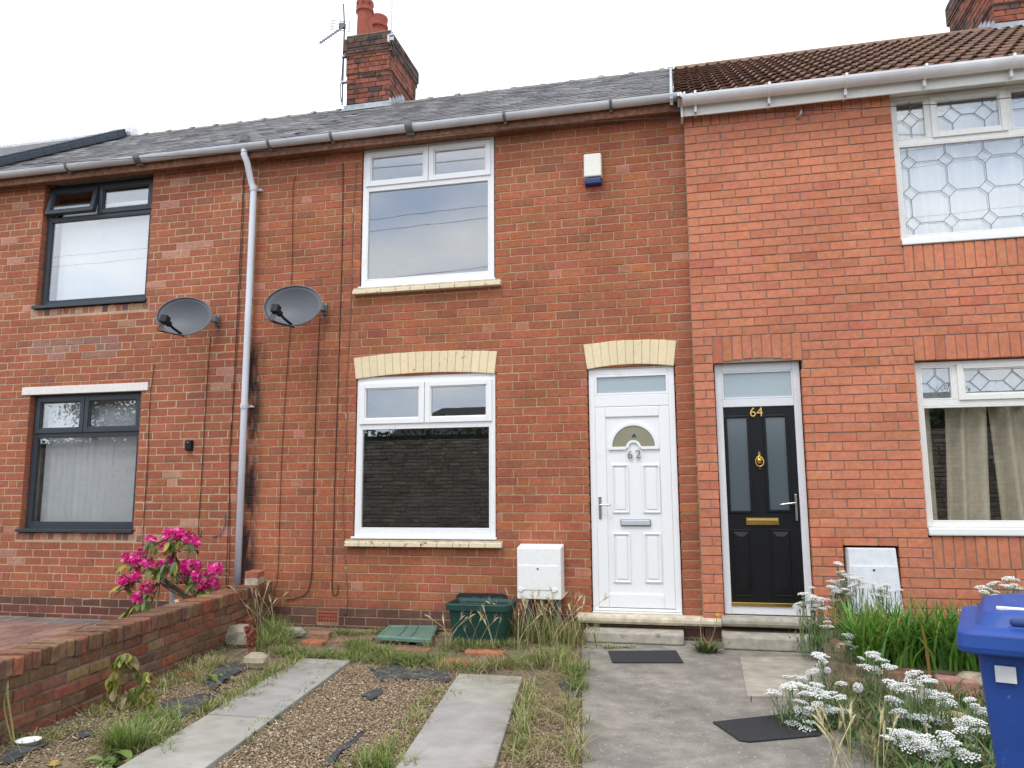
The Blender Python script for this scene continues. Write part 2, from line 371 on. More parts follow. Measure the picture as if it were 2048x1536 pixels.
def lay(rects, joint, y, depth, colfn, part, mo, ma, limit=300, seed=3, frame=None, edge=(), name='brick', rotz=0.0, O=(0, 0, 0), proud=.0025, yfn=None, ch=.004):
    """every rectangle becomes a brick: the ones that show largest as objects, the rest joined into one part"""
    r = random.Random(seed); O = Vector(O); Rz = Matrix.Rotation(rotz, 3, 'Z'); items = []
    for (a, b, c, d) in rects:
        w, h = b-a-joint, d-c-joint
        if w < .015 or h < .012: continue
        cx, cz = (a+b)/2, (c+d)/2; yy = y+(yfn(cz) if yfn else 0)+r.uniform(-proud, proud)
        p = O+Rz @ Vector((cx, yy, cz)); u, v, k = proj(p)
        vis = -60 < u < 2108 and -60 < v < 1596
        items.append((k if vis else k+1000, cx, cz, w, h, yy, p))
    items.sort(key=lambda q: q[0]); mb = MB()
    for i, (k, cx, cz, w, h, yy, p) in enumerate(items):
        cl = colfn(cx, cz, w, r)
        if i < limit and k < 1000:
            inst(name, brick_mesh(round(w/.004)*.004, round(h/.003)*.003, depth, mo, r.randrange(4), ch, name=name), p, part, cl, (0, 0, rotz))
        elif k < 1000 or limit == 0 or True:
            me = brick_mesh(round(w/.004)*.004, round(h/.003)*.003, depth, mo, r.randrange(4), ch, name=name)
            vs = [Vector(q.co) for q in me.vertices]; mb.add([p+Rz @ q for q in vs], [tuple(f.vertices) for f in me.polygons], cl)
    if mb.v: mb.build({'brick': 'brickwork', 'slate': 'slate_courses', 'roof_tile': 'tile_courses', 'paver': 'paver_field'}.get(name, name), ma or 'brick_a', part, kind='stuff')
def hsvj(c, r, dv=.12, dh=.05):
    k = 1+r.uniform(-dv, dv); return (c[0]*k*(1+r.uniform(-dh, dh)), c[1]*k*(1+r.uniform(-dh, dh)*1.5), c[2]*k*(1+r.uniform(-dh, dh)*1.5))
def slab_with_holes(mb, x0, x1, z0, z1, y0, y1, holes):
    xs = sorted({x0, x1, *[min(max(h[0], x0), x1) for h in holes], *[min(max(h[1], x0), x1) for h in holes]})
    zs = sorted({z0, z1, *[min(max(h[2], z0), z1) for h in holes], *[min(max(h[3], z0), z1) for h in holes]})
    sol = {}
    for i in range(len(xs)-1):
        for j in range(len(zs)-1):
            cx, cz = (xs[i]+xs[i+1])/2, (zs[j]+zs[j+1])/2
            sol[i, j] = not any(h[0] < cx < h[1] and h[2] < cz < h[3] for h in holes)
    for (i, j), s in sol.items():
        if not s: continue
        a, b, c, d = xs[i], xs[i+1], zs[j], zs[j+1]
        mb.add([(a, y0, c), (b, y0, c), (b, y0, d), (a, y0, d)], [(0, 1, 2, 3)]); mb.add([(a, y1, c), (b, y1, c), (b, y1, d), (a, y1, d)], [(3, 2, 1, 0)])
        if not sol.get((i-1, j)): mb.add([(a, y0, c), (a, y0, d), (a, y1, d), (a, y1, c)], [(0, 1, 2, 3)])
        if not sol.get((i+1, j)): mb.add([(b, y0, c), (b, y1, c), (b, y1, d), (b, y0, d)], [(0, 1, 2, 3)])
        if not sol.get((i, j-1)): mb.add([(a, y0, c), (a, y1, c), (b, y1, c), (b, y0, c)], [(0, 1, 2, 3)])
        if not sol.get((i, j+1)): mb.add([(a, y0, d), (b, y0, d), (b, y1, d), (a, y1, d)], [(0, 1, 2, 3)])
    return mb

# ------------------------------------------------------------------ ground
SK = .135                                   # the front gardens run askew to the terrace
def gx(x0, y): return x0-SK*y
def sheet(name, pts, z0, z1, mat, kind='structure', parent=None, bevel=0, **k):
    mb = MB(); n = len(pts)
    mb.add([(x, y, z1) for x, y in pts]+[(x, y, z0) for x, y in pts], [tuple(range(n)), tuple(range(2*n-1, n-1, -1))]+[(i, i+n, (i+1) % n+n, (i+1) % n) for i in range(n)])
    return mb.build(name, mat, parent, bevel=bevel, kind=kind if parent is None else None, **k)
def strip_pts(xa, xb, ya, yb): return [(gx(xa, yb), yb), (gx(xb, yb), yb), (gx(xb, ya), ya), (gx(xa, ya), ya)]
gmb = MB(); gmb.add([(-250, -250, -.06), (250, -250, -.06), (250, 250, -.06), (-250, 250, -.06)], [(0, 1, 2, 3)]); gmb.build('ground', 'soil', kind='structure', origin=(0, 0, -.06))
# uneven garden soil
mb = MB(); nx, ny = 120, 110; vs = []
for j in range(ny+1):
    for i in range(nx+1):
        y = .02-6.0*j/ny; x = gx(-3.42, y)+3.36*i/nx
        z = -.014+.010*math.sin(x*7.1+y*3.3)*math.sin(y*5.7-x*2)+random.uniform(-.006, .006)
        vs.append((x, y, z))
mb.add(vs, [(j*(nx+1)+i, (j+1)*(nx+1)+i, (j+1)*(nx+1)+i+1, j*(nx+1)+i+1) for j in range(ny) for i in range(nx)])
mb.build('garden_soil', 'soil', kind='structure', smooth=True)
path = sheet('path', strip_pts(-.115, 2.0, -.02, -7.0), -.10, .012, 'concrete', bevel=.012)
sheet('path_screed', [tuple(gz(1480, 1318, .0)[:2]), tuple(gz(1495, 1398, .0)[:2]), tuple(gz(1690, 1400, .0)[:2]), tuple(gz(1650, 1318, .0)[:2])], .013, .018, 'concrete_new')
for (xa, xb, cuts) in ((-2.48, -2.03, (-1.47, -3.075, -3.685, -4.6, -5.6)), (-1.06, -.56, (-1.72, -2.468, -4.1, -5.6))):
    base = None
    for i in range(len(cuts)-1):
        nm = ('wheel_track',)
        if base is None:
            base = sheet('wheel_track', strip_pts(xa+.02, xb-.02, cuts[0]-.02, cuts[-1]), -.08, -.01, 'joint_sand', kind='structure')
        o = sheet('slab', strip_pts(xa, xb, cuts[i]-.006, cuts[i+1]+.006), -.045, .022+random.uniform(-.003, .003), 'slab', parent=base, bevel=.006)
        o.color = (*hsvj((.33, .315, .28), random, .06, .02), 1)
# road, kerb and far pavement behind the camera
sheet('front_pavement', [(-60, -11), (60, -11), (60, -9), (-60, -9)], -.2, -.02, 'pavement')
sheet('road', [(-60, -17.5), (60, -17.5), (60, -11.15), (-60, -11.15)], -.2, -.05, 'tarmac')
sheet('kerb', [(-60, -11.145), (60, -11.145), (60, -11.005), (-60, -11.005)], -.2, -.012, 'stone_step')

# ------------------------------------------------------------------ the houses
H, L = .08866, .2385
ZREF = at(1000, 763.7)[2]
RA, RB = 5.396, .66; PITCH = math.atan(RB); RIDGE_Y = 3.5; RIDGE_Z = RA+RB*RIDGE_Y
X0, X1, X2, X3 = -8.61, -3.787, 1.030, 6.2
def garden_bond(k):
    if k % 6 == 0: return (.06, (1, .5))
    return ((k % 2)*L*.5, (1,))
def run_bond(k): return ((k % 2)*.238*.5, (1,))

h60 = thing('terraced_house', (-6.2, 0, 0), 'red brick terraced house with dark grey window frames and pale pointing', 'house')
h62 = thing('terraced_house', (-1.4, 0, 0), 'terraced house with white door 62 and cream painted lintels', 'house')
h64 = thing('terraced_house', (3.4, -.1, 0), 'orange brick terraced house with black door 64 and leaded windows', 'house')

# --- openings
U62 = (-2.487, -.970, 3.60, 5.4); W62 = (-2.500, -.962, .90, 2.615); D62 = (-.006, .847, .235, 2.615)
U60 = (-6.735, -5.200, 3.62, 5.4); W60 = (-6.700, -5.180, .955, 2.575)
U64 = (2.955, 4.80, 3.63, 5.4); W64 = (2.985, 4.80, .985, 2.545)
D64 = (1.222, 2.006, .255, 2.585)
mbx0, mbz1 = at(1687, 1092, -.1)[0], at(1687, 1092, -.1)[2]; mbx1 = at(1797, 1095, -.1)[0]
B64 = (mbx0, mbx1, .30, mbz1)
def grow(h, e=.014): return (h[0]-e, h[1]+e, h[2]-e, h[3]+e)

def c62(x, z, w, r):
    q = r.random()
    if z < .17: return hsvj((.155, .072, .052), r, .25)
    if q < .07: return hsvj((.29, .103, .058), r, .08)
    if w < .16 and q < .30: return hsvj((.41, .17, .11), r, .10)
    if q < .18: return hsvj((.385, .130, .060), r, .06)
    return hsvj((.350, .115, .058), r, .09, .06)
def c60(x, z, w, r):
    q = r.random()
    if z < .17: return hsvj((.20, .062, .045), r, .3)
    if z < .26: return hsvj((.16, .07, .052), r, .25)
    if -6.7 < x+.25*(z-3.0) < -5.45 and 2.94 < z < 3.22 and q < .85: return hsvj((.31, .155, .115), r, .12)
    if q < .09: return hsvj((.305, .108, .066), r, .08)
    if q < .15: return hsvj((.45, .22, .15), r, .10)
    return hsvj((.355, .118, .062), r, .08, .05)
def c64(x, z, w, r):
    q = r.random()
    if q < .12: return hsvj((.45, .155, .085), r, .05)
    return hsvj((.52, .190, .105), r, .05, .03)

# number 62
wm = slab_with_holes(MB(), X1, X2, -.2, 5.36, .0045, .24, [grow(U62), grow(W62), grow(D62)])
wall62 = wm.build('wall', 'mortar_tan', h62)
av = (at(634, 1222)[0], at(677, 1222)[0], at(655, 1246)[2], at(655, 1222)[2])     # air brick
rc = rects_of_bond(X1, X2, 0.0, 5.36, L, H, ZREF, garden_bond, .02, seed=5)
rc = tidy(cut(rc, [U62, W62, D62, av]))
lay(rc, .0098, 0, .10, c62, wall62, 'brick_o', 'brick_a', 300, 3, ch=.003, proud=.0018)
m = MB(); m.box(av[0]+.004, av[1]-.004, .004, .05, av[2]+.004, av[3]-.004); ab = m.build('air_brick', 'terracotta', wall62, bevel=.003)
for i in range(7):
    for j in range(3):
        x = av[0]+(av[1]-av[0])*(i+.9)/7.8; z = av[2]+(av[3]-av[2])*(j+.75)/3.5
        MB().box(x-.006, x+.006, .0025, .02, z-.007, z+.007).build('vent_hole', 'blackp', ab)
# number 60
wm = slab_with_holes(MB(), X0, X1, -.2, 5.36, .0030, .24, [grow(U60), grow(W60)])
wall60 = wm.build('wall', 'mortar_cream', h60)
s_u = (U60[0]-.06, U60[1]+.05, 3.53, 3.62); s_w = (W60[0]-.06, W60[1]+.05, .865, .955)
lint60 = (at(45, 790)[0], at(297, 770)[0], at(45, 790)[2]-.005, at(45, 777)[2]+.01)
rc = rects_of_bond(X0, X1, 0.0, 5.36, L, H, ZREF+.02, garden_bond, .09, seed=8)
rc = tidy(cut(rc, [U60, W60, s_u, s_w]))
for s_ in (s_u, s_w):
    n = int((s_[1]-s_[0])/.088)
    rc += [[s_[0]+(s_[1]-s_[0])*i/n, s_[0]+(s_[1]-s_[0])*(i+1)/n, s_[2], s_[3]] for i in range(n)]
def c60s(x, z, w, r):
    if w < .10 and (abs(z-3.575) < .03 or abs(z-.91) < .03): return hsvj(r.choice([(.33, .13, .09), (.42, .24, .15), (.17, .09, .08), (.36, .12, .07)]), r, .15)
    return c60(x, z, w, r)
lay(rc, .0118, 0, .10, c60s, wall60, 'brick_o', 'brick_a', 300, 4, ch=.003, proud=.0018)
MB().box(lint60[0], lint60[1], -.014, .05, lint60[2], lint60[3]).build('lintel', 'white_paint', h60, bevel=.004)
# number 64
Y64 = -.10; L4, H4 = .238, .0860
wm = slab_with_holes(MB(), X2, X3, .195, 5.12, Y64+.0075, .24, [grow(U64), grow(W64), grow(D64), grow(B64)])
wall64 = wm.build('wall', 'mortar_grey', h64)
ZS = at(1377, 256, Y64)[2]; sn = lambda z: ZS+round((z-ZS)/H4)*H4
sold_door = (D64[0]-.005, D64[1]+.02, 2.585, sn(2.83)); sold_low = (W64[0], X3, 2.545, sn(2.79)); sold_sill = (U64[0]+.005, X3, sn(3.40), 3.63); sold_top = (X2, U64[0], sn(4.985), 5.2); sold_foot = (W64[0]+.02, X3, sn(.745), .985)
rc = rects_of_bond(X2, X3, .195, 5.2, L4, H4, at(1377, 256, Y64)[2], run_bond, .11, .002, seed=9)
sol = [sold_door, sold_low, sold_sill, sold_top, sold_foot]
rc = tidy(cut(rc, [U64, W64, D64, B64]+sol))
for s_ in sol:
    n = max(1, round((s_[1]-s_[0])/.086)); ww = (s_[1]-s_[0])/n
    for i in range(n):
        a, b = s_[0]+i*ww, s_[0]+(i+1)*ww; lo = s_[2]
        if s_ is sold_door: t = ((a+b)/2-(s_[0]+s_[1])/2)/((s_[1]-s_[0])/2); lo = s_[2]+.045*(1-t*t)
        rc.append([a, b, lo, s_[3]])
rc = cut(rc, [U64])
lay(rc, .0085, Y64, .10, c64, wall64, 'brick2_o', 'brick2_a', 300, 6, proud=.0015, ch=.003)
# infill over door 64 behind the arch
for (root, x0, x1, z0, z1, nm) in ((h60, X0, X1, .1, 5.3, 60), (h62, X1, X2, .1, 5.3, 62), (h64, X2, X3, .1, 5.1, 64)):
    for (a, b, mt) in ((.18, 2.72, 'room'), (2.95, 5.30, 'room')):
        m = MB(); y0, y1 = .25, 4.2; xa, xb = x0+.06, x1-.06
        m.add([(xa, y0, a), (xb, y0, a), (xb, y1, a), (xa, y1, a), (xa, y0, b), (xb, y0, b), (xb, y1, b), (xa, y1, b)], [(0, 1, 2, 3), (7, 6, 5, 4), (2, 6, 7, 3), (0, 3, 7, 4), (1, 5, 6, 2)])
        xm = {60: -4.75, 62: -.55, 64: X2+1.35}[nm]
        m.box(xm, xm+.1, y0, y1-.003, a+.003, b-.003); m.build('room', mt, root)

# --- roofs
def slate_mesh(var, w=.245, l=.36, th=.009, mat='slate_o'):
    r = random.Random(var+50); j = lambda k=.007: r.uniform(-k, k)
    vs = [(-w/2+j(.003), j(.012), 0), (w/2+j(.003), j(.012), 0), (w/2, l, 0), (-w/2, l, 0)]
    vs += [(x, y, th+j(.003)) for x, y, z in vs]
    me = bpy.data.meshes.new('slate'); me.from_pydata(vs, [], [(0, 3, 2, 1), (4, 5, 6, 7), (0, 1, 5, 4), (1, 2, 6, 5), (2, 3, 7, 6), (3, 0, 4, 7)]); me.materials.append(MT[mat]); return me
SLM = [slate_mesh(i) for i in range(8)]
def cslate(r):
    q = r.random()
    if q < .15: return hsvj((.20, .19, .18), r, .15, .02)
    if q < .3: return hsvj((.085, .08, .085), r, .15, .02)
    return hsvj((.13, .124, .124), r, .2, .03)
def roof_deck(root, xa, xb, a, name='roof', over=-.22):
    over += .12; pr = [(over, a+RB*over-.03), (RIDGE_Y, a+RB*RIDGE_Y-.03), (2*RIDGE_Y-over, a+RB*over-.03), (2*RIDGE_Y-over, a+RB*over-.10), (RIDGE_Y, a+RB*RIDGE_Y-.16), (over, a+RB*over-.10)]
    m = MB(); n = len(pr); m.add([(xa, y, z) for y, z in pr]+[(xb, y, z) for y, z in pr], [(5, 0, 1, 4), (4, 1, 2, 3), (n+4, n+1, n, n+5), (n+3, n+2, n+1, n+4)]+[(i, i+n, (i+1) % n+n, (i+1) % n) for i in range(n)], (.125, .12, .12))
    return m.build(name, 'slate_a' , root)
def slates(root, xa, xb, a, seed):
    deck = roof_deck(root, xa+.003, xb-.003, a-.02); deck['label'] = 'weathered grey slate roof slope'
    lift = .004
    if root is h62: xa -= .14; lift = .007
    r = random.Random(seed); g = .20; items = []; rows = int((RIDGE_Y+.19)/math.cos(PITCH)/g)
    for k in range(rows+1):
        s = k*g; x = xa+.12+(k % 2)*.125-.125
        while x < xb-.1:
            x += .25; xx = min(max(x, xa+.118), xb-.118)
            p = Vector((xx+r.uniform(-.006, .006), -.205+s*math.cos(PITCH), a+RB*-.205+s*math.sin(PITCH)+lift))
            u, v, dpt = proj(p); items.append((dpt if -80 < u < 2130 else dpt+1000, p))
    items.sort(key=lambda q: q[0]); mb = MB()
    for i, (k, p) in enumerate(items):
        rot = Euler((PITCH-.024+r.uniform(-.008, .008), r.uniform(-.006, .006), r.uniform(-.02, .02))); me = r.choice(SLM); c = cslate(r)
        if i < 300 and k < 1000: inst('slate', me, p, deck, c, rot)
        else: mb.add([p+rot.to_matrix() @ Vector(q.co) for q in me.vertices], [tuple(f.vertices) for f in me.polygons], c)
    mb.build('slate_courses', 'slate_a', deck, kind='stuff')
    # stone ridge with mortar humps
    x = xa+(.14 if root is h62 else 0); i = 0
    while x < xb-.05:
        e = min(x+.46, xb); m = MB()
        prof = lambda q: [(RIDGE_Y-.17*q, RIDGE_Z-.125), (RIDGE_Y-.05*q, RIDGE_Z-.02+.02*q), (RIDGE_Y+.05*q, RIDGE_Z-.02+.02*q), (RIDGE_Y+.17*q, RIDGE_Z-.125)]
        zz = random.uniform(-.008, .008)
        for (a_, b_, q, dz) in ((x+.003, e-.05, 1.0, zz), (e-.07, e+.015, 1.12, zz+.018)):
            pr = prof(q); n = 4
            m.add([(a_, y, z+dz) for y, z in pr]+[(b_, y, z+dz) for y, z in pr], [(0, 1, 2, 3), (7, 6, 5, 4)]+[(j, j+n, (j+1) % n+n, (j+1) % n) for j in range(n)])
        o = m.build('ridge_tile', 'ridge', deck, bevel=.01); o.color = (*hsvj((.19, .18, .16), random, .2, .03), 1); x = e; i += 1
    return deck
roof60 = slates(h60, X0, X1, RA, 21)
roof62 = slates(h62, X1, X2-.09, RA, 22)
# neighbour's roof further left, a hand higher, edged with blue-black verge tiles
h58 = thing('terraced_house', (-11, 0, 0), 'neighbouring roof at the left edge edged with blue black tiles', 'house')
MB().box(-14, X0-.003, 0.02, .24, -.2, 5.3).build('wall', 'mortar_tan', h58)
rf58 = roof_deck(h58, -14, X0-.03, RA+.13)
PV = Matrix.Rotation(PITCH, 4, 'X')
for k in range(15):
    s = -.1+k*.30
    y = -.16+s*math.cos(PITCH); z = RA+RB*-.16+s*math.sin(PITCH)
    Mv = Matrix.Translation((X0+.03, y, z)) @ Matrix.Rotation(PITCH-.02, 4, 'X')
    m = MB(); m.box(-.16, .02, 0, .30, .125, .155, M=Mv); m.box(-.005, .02, 0, .30, .02, .124, M=Mv); m.build('verge_tile', 'blue_tile', rf58, bevel=.012)
m = MB(); m.lathe([(.11, 0), (.13, .02), (.13, .34), (.1, .36)], (X0-.22, RIDGE_Y, RIDGE_Z+.11), 12, M=Matrix.Rotation(R(90), 3, 'Y')); m.build('ridge_end', 'slate_a', rf58)
m = MB(); m.box(-14, X0-.2, RIDGE_Y-.12, RIDGE_Y+.12, RIDGE_Z+.02, RIDGE_Z+.19); m.build('ridge_tile', 'slate_a', rf58, bevel=.05)

# brown interlocking tiles on 64
def rtile():
    n = 12; w = .30; l = .39; vs = []
    for y, dz in ((0, .024), (l, 0.0)):
        for lay_ in (1, 0):
            for i in range(n+1):
                x = -w/2+w*i/n; ph = (i/n*2) % 1; z = .025*max(0, math.sin(ph*2*math.pi))**.8
                vs.append((x, y, z+dz-(0 if lay_ else .016)))
    k = n+1; fs = []
    for i in range(n):
        fs += [(i, i+1, 2*k+i+1, 2*k+i), (k+i, 3*k+i, 3*k+i+1, k+i+1), (k+i, k+i+1, i+1, i), (2*k+i, 2*k+i+1, 3*k+i+1, 3*k+i)]
    fs += [(0, 2*k, 3*k, k), (k-1, 2*k-1, 4*k-1, 3*k-1)]
    me = bpy.data.meshes.new('roof_tile'); me.from_pydata(vs, [], fs); me.materials.append(MT['tile_o']); return me
RA4 = 5.395
roof64 = roof_deck(h64, X2-.08, 9.0, RA4-.02, over=-.30); roof64['label'] = 'brown ribbed tile roof slope'
rt = rtile(); rr = random.Random(4); items = []
for k in range(13):
    for i in range(26):
        s = k*.345; p = Vector((X2-.08+.15+i*.30, -.32+s*math.cos(PITCH), RA4+RB*-.32+s*math.sin(PITCH)+.008))
        if p.y > RIDGE_Y-.05: continue
        u, v, d = proj(p); items.append((d if u < 2250 else d+1000, p))
items.sort(key=lambda q: q[0]); mb = MB()
for i, (k, p) in enumerate(items):
    c = hsvj((.165, .092, .062), rr, .18, .05); rot = Euler((PITCH-.03+rr.uniform(-.006, .006), 0, rr.uniform(-.006, .006)))
    if i < 300 and k < 1000: inst('roof_tile', rt, p, roof64, c, rot)
for i in range(18):
    x = X2-.06+i*.45; z = RA4+RB*RIDGE_Y
    m = MB(); pts = [(RIDGE_Y+.15*math.cos(a), z-.10+.13*math.sin(a)) for a in np.linspace(math.pi, 0, 7)]
    n = len(pts); m.add([(x, y, q) for y, q in pts]+[(x+.447, y, q) for y, q in pts], [tuple(range(n)), tuple(range(2*n-1, n-1, -1))]+[(j, j+n, (j+1) % n+n, (j+1) % n) for j in range(n)])
    o = m.build('ridge_tile', 'ridge', roof64); o.color = (*hsvj((.22, .14, .10), rr, .15), 1)
m = MB()
for k in range(14):
    s = k*.315; Mv = Matrix.Translation((X2-.115, -.33+s*math.cos(PITCH), RA4+RB*-.33+s*math.sin(PITCH))) @ Matrix.Rotation(PITCH, 4, 'X'); m.box(-.014, .016, 0, .313, -.02, .045, M=Mv)
m.build('verge_strip', 'lead', roof64)

# --- gutters, fascias, downpipe
def half_round(root, xa, xb, y, z, r, mat, name='gutter'):
    m = MB(); n = 12; prof = [(y+r*math.cos(a), z+r*math.sin(a)) for a in np.linspace(-math.pi, 0, n)]+[(y+(r-.006)*math.cos(a), z+(r-.006)*math.sin(a)) for a in np.linspace(0, -math.pi, n)]
    k = len(prof); m.add([(xa, a, b) for a, b in prof]+[(xb, a, b) for a, b in prof], [(i, (i+1) % k, (i+1) % k+k, i+k) for i in range(k)])
    return m.build(name, mat, root, smooth=False)
def ring(root, x, y, z, r, w, mat, name, drop=0.0):
    m = MB(); n = 12; prof = [(y+r*math.cos(a), z+r*math.sin(a)) for a in np.linspace(-math.pi-.25, .25, n)]+[(y+(r-.009)*math.cos(a), z+(r-.009)*math.sin(a)) for a in np.linspace(.25, -math.pi-.25, n)]
    k = len(prof); m.add([(x-w/2, a, b) for a, b in prof]+[(x+w/2, a, b) for a, b in prof], [(i, (i+1) % k, (i+1) % k+k, i+k) for i in range(k)])
    m.add([(x-w/2, a, b) for a, b in prof], [(i, i+1, k-2-i, k-1-i) for i in range(n-1)]); m.add([(x+w/2, a, b) for a, b in prof], [(k-1-i, k-2-i, i+1, i) for i in range(n-1)])
    if drop: m.box(x-w/2, x+w/2, y+r*.2, y+r*1.6, z-r-drop, z-r+.012)
    return m.build(name, mat, root)
GY, GZ, GR = -.215, 5.312, .060
for (root, xa, xb) in ((h60, X0, X1), (h62, X1, X2-.02)):
    g = half_round(root, xa+.001, xb-.001, GY, GZ, GR, 'gutter_grey')
    for u in ((137, 278) if root is h60 else (540, 665, 820, 1010, 1222)):
        x = at(u, 300-.12*(u-500), GY)[0]; ring(g, x, GY, GZ, GR+.008, .085 if u in (278, 820) else .03, 'gutter_joint', 'gutter_clip', .018)
    MB().box(xa, xb-(.0 if root is h60 else .0), -.155, -.125, 5.178, 5.315).build('fascia', 'rust_fascia', root, bevel=.004)
    MB().box(xa+.002, xb-.002, -.124, .004, 5.205, 5.225).build('soffit', 'rust_fascia', root)
gut4 = half_round(h64, X2-.01, 7.5, -.275, 5.242, .078, 'gutter_white')
for u in (1390, 1537, 1690, 1848, 2022):
    ring(gut4, at(u, 190-.115*(u-1366), -.275)[0], -.275, 5.242, .087, .022, 'gutter_white', 'gutter_clip', .06)
for dx in (-.045, -.02, .012): ring(gut4, X2+dx, -.22 if dx < 0 else -.275, 5.27 if dx < 0 else 5.242, .086, .02, 'upvc_cream', 'gutter_union')
MB().box(X2+.0, 7.5, -.205, -.185, 5.08, 5.28).build('fascia', 'upvc_cream', h64, bevel=.004)
MB().box(X2+.002, 7.5, -.184, .10, 5.125, 5.145).build('soffit', 'upvc_cream', h64)
MB().box(X2-.028, X2-.002, -.225, -.06, 5.07, 5.32).build('box_end', 'upvc_cream', h64, bevel=.003)
# downpipe between 60 and 62
px_ = X1+.0
top = at(488, 312, GY); pb = at(474, 1181, -.085)
dp = MB(); dpp = [(top.x, GY, 5.32), (top.x, GY, 5.20), (top.x+.03, GY+.02, 5.12), (px_-.03, -.095, 4.93), (px_, -.085, 4.84), (px_, -.085, 4.70), (px_, -.085, 2.5), (pb.x, -.085, .02)]
dp = dp.tube(dpp, .036, 14).build('downpipe', 'pipe_white', h62, smooth=True); dp['label'] = 'pale grey plastic downpipe'
MB().lathe([(.06, 0), (.062, .07), (.05, .09), (.045, .14)][::-1], (top.x, GY, 5.42), 14, M=Matrix.Diagonal((1, 1, -1)).to_3x3()).build('outlet', 'gutter_joint', dp)
for v, u in ((377, 511), (812, 487)):
    z = at(u, v, -.085)[2]; m = MB(); m.lathe([(.043, -.03), (.045, 0), (.043, .03)], (px_, -.085, z), 14); m.box(px_-.07, px_+.075, -.05, -.003, z-.012, z+.008); m.build('pipe_bracket', 'gutter_grey', dp)

# --- chimneys
def chimney(root, xa, xb, ya, yb, z0, zt, steps, side, seed):
    off = lambda z: -sum(d for zz, d in steps if z > zz)
    m = MB(); zs = [z0]+[zz for zz, d in steps]+[zt]
    for i in range(len(zs)-1):
        o = -off((zs[i]+zs[i+1])/2)-.014; m.box(xa-o, xb+o, ya-o, yb+o, zs[i]+(.0 if i == 0 else .002), zs[i+1])
    m.box(xa-.01, xb+.01, ya-.01, yb+.01, zt, zt+.05)
    ch = m.build('chimney', 'mortar_soot', root)
    def cc(x, z, w, r):
        if z > zt-.25 or r.random() < .12: return hsvj(r.choice([(.11, .07, .06), (.16, .085, .065), (.07, .055, .05)]), r, .2)
        if z < z0+.35 and r.random() < .25: return hsvj((.06, .045, .04), r, .2)
        return hsvj((.275, .095, .058) if r.random() < .75 else (.2, .08, .06), r, .2)
    hh = .086
    fr = rects_of_bond(xa-.0, xb+.0, z0, zt, L, hh, zt, garden_bond, .03, seed=seed)
    lay(fr, .009, ya, .05, cc, ch, 'stack_o', None, 400, seed, yfn=off)
    sr = rects_of_bond(ya, yb, z0, zt, L, hh, zt, garden_bond, .12, seed=seed+1)
    if side > 0: lay(sr, .009, 0, .05, cc, ch, 'stack_o', None, 400, seed, rotz=R(90), O=(xb, 0, 0), yfn=off)
    else:
        sr = [[-b, -a, c, d] for a, b, c, d in sr]; lay(sr, .009, 0, .05, cc, ch, 'stack_o', None, 400, seed, rotz=R(-90), O=(xa, 0, 0), yfn=off)
    return ch
CY = 3.2
cxa, cxb = at(692, 200, CY)[0], at(779, 195, CY)[0]
cz = lambda v: at(780, v, CY)[2]
zt1 = cz(70)
ch62 = chimney(h62, cxa, cxb, CY, 4.36, 7.25, zt1, [(cz(141), .022), (cz(103), .024), (cz(93), .02)], 1, 31)
def pot(parent, x, y, z0, r, h, holes=True):
    m = MB(); m.lathe([(r*1.12, 0), (r*1.1, .05), (r, .09), (r*.92, h*.72), (r*.98, h*.76), (r*1.12, h*.78), (r*1.12, h*.83), (r*1.0, h*.85), (r*1.10, h*.98), (r*1.08, h), (r*.85, h), (r*.85, h*.8)], (x, y, z0), 22)
    p = m.build('chimney_pot', 'terracotta', parent, smooth=False)
    if holes:
        for k in range(8):
            a = k*math.pi/4+.2; Mh = Matrix.Translation((x, y, z0)) @ Matrix.Rotation(a, 4, 'Z'); MB().box(-.011, .011, -r*1.11, -r*1.0, h*.90, h*.935, M=Mh).build('pot_hole', 'blackp', p)
p1 = at(729, 60, CY+.32); pot(ch62, p1.x, CY+.32, zt1+.02, .135, at(729, 6, CY+.32).z-zt1-.02)
p2 = at(757, 55, CY+.85); pot(ch62, p2.x, CY+.85, zt1+.02, .150, at(757, 37, CY+.85).z-zt1-.02, False)
m = MB(); m.box(cxa-.02, cxb+.02, CY-.02, 4.38, zt1+.048, zt1+.085); m.box(cxa+.08, cxb-.08, CY+.08, 4.28, zt1+.08, zt1+.13); m.build('flaunching', 'mortar_dark', ch62, bevel=.03)
def flash(parent, xa, xb, y, side):
    z = RA+RB*y; m = MB(); m.box(xa-.03, xb+.03, y-.012, y+.02, z-.05, z+.10); m.box(xa-.05, xb+.05, y-.16, y, -.008, .004, M=Matrix.Translation((0, y, z+.03)) @ Matrix.Rotation(PITCH, 4, 'X') @ Matrix.Translation((0, -y, 0)))
    x = xb if side > 0 else xa
    for k in range(5):
        yy = y+.12*k; zz = RA+RB*yy; m.box(x-.004 if side > 0 else x-.016, x+.016 if side > 0 else x+.004, yy, yy+.135, zz-.08, zz+.15)
    m.build('flashing', 'lead', parent)
flash(ch62, cxa, cxb, CY, 1)
CY4 = 3.3; c4a = at(1988, 40, CY4)[0]
ch64 = chimney(h64, c4a, c4a+.95, CY4, 4.75, 7.2, 8.9, [(at(1988, 12, CY4)[2], .025), (8.35, .03), (8.6, .03)], -1, 41)
flash(ch64, c4a, c4a+.95, CY4, -1)

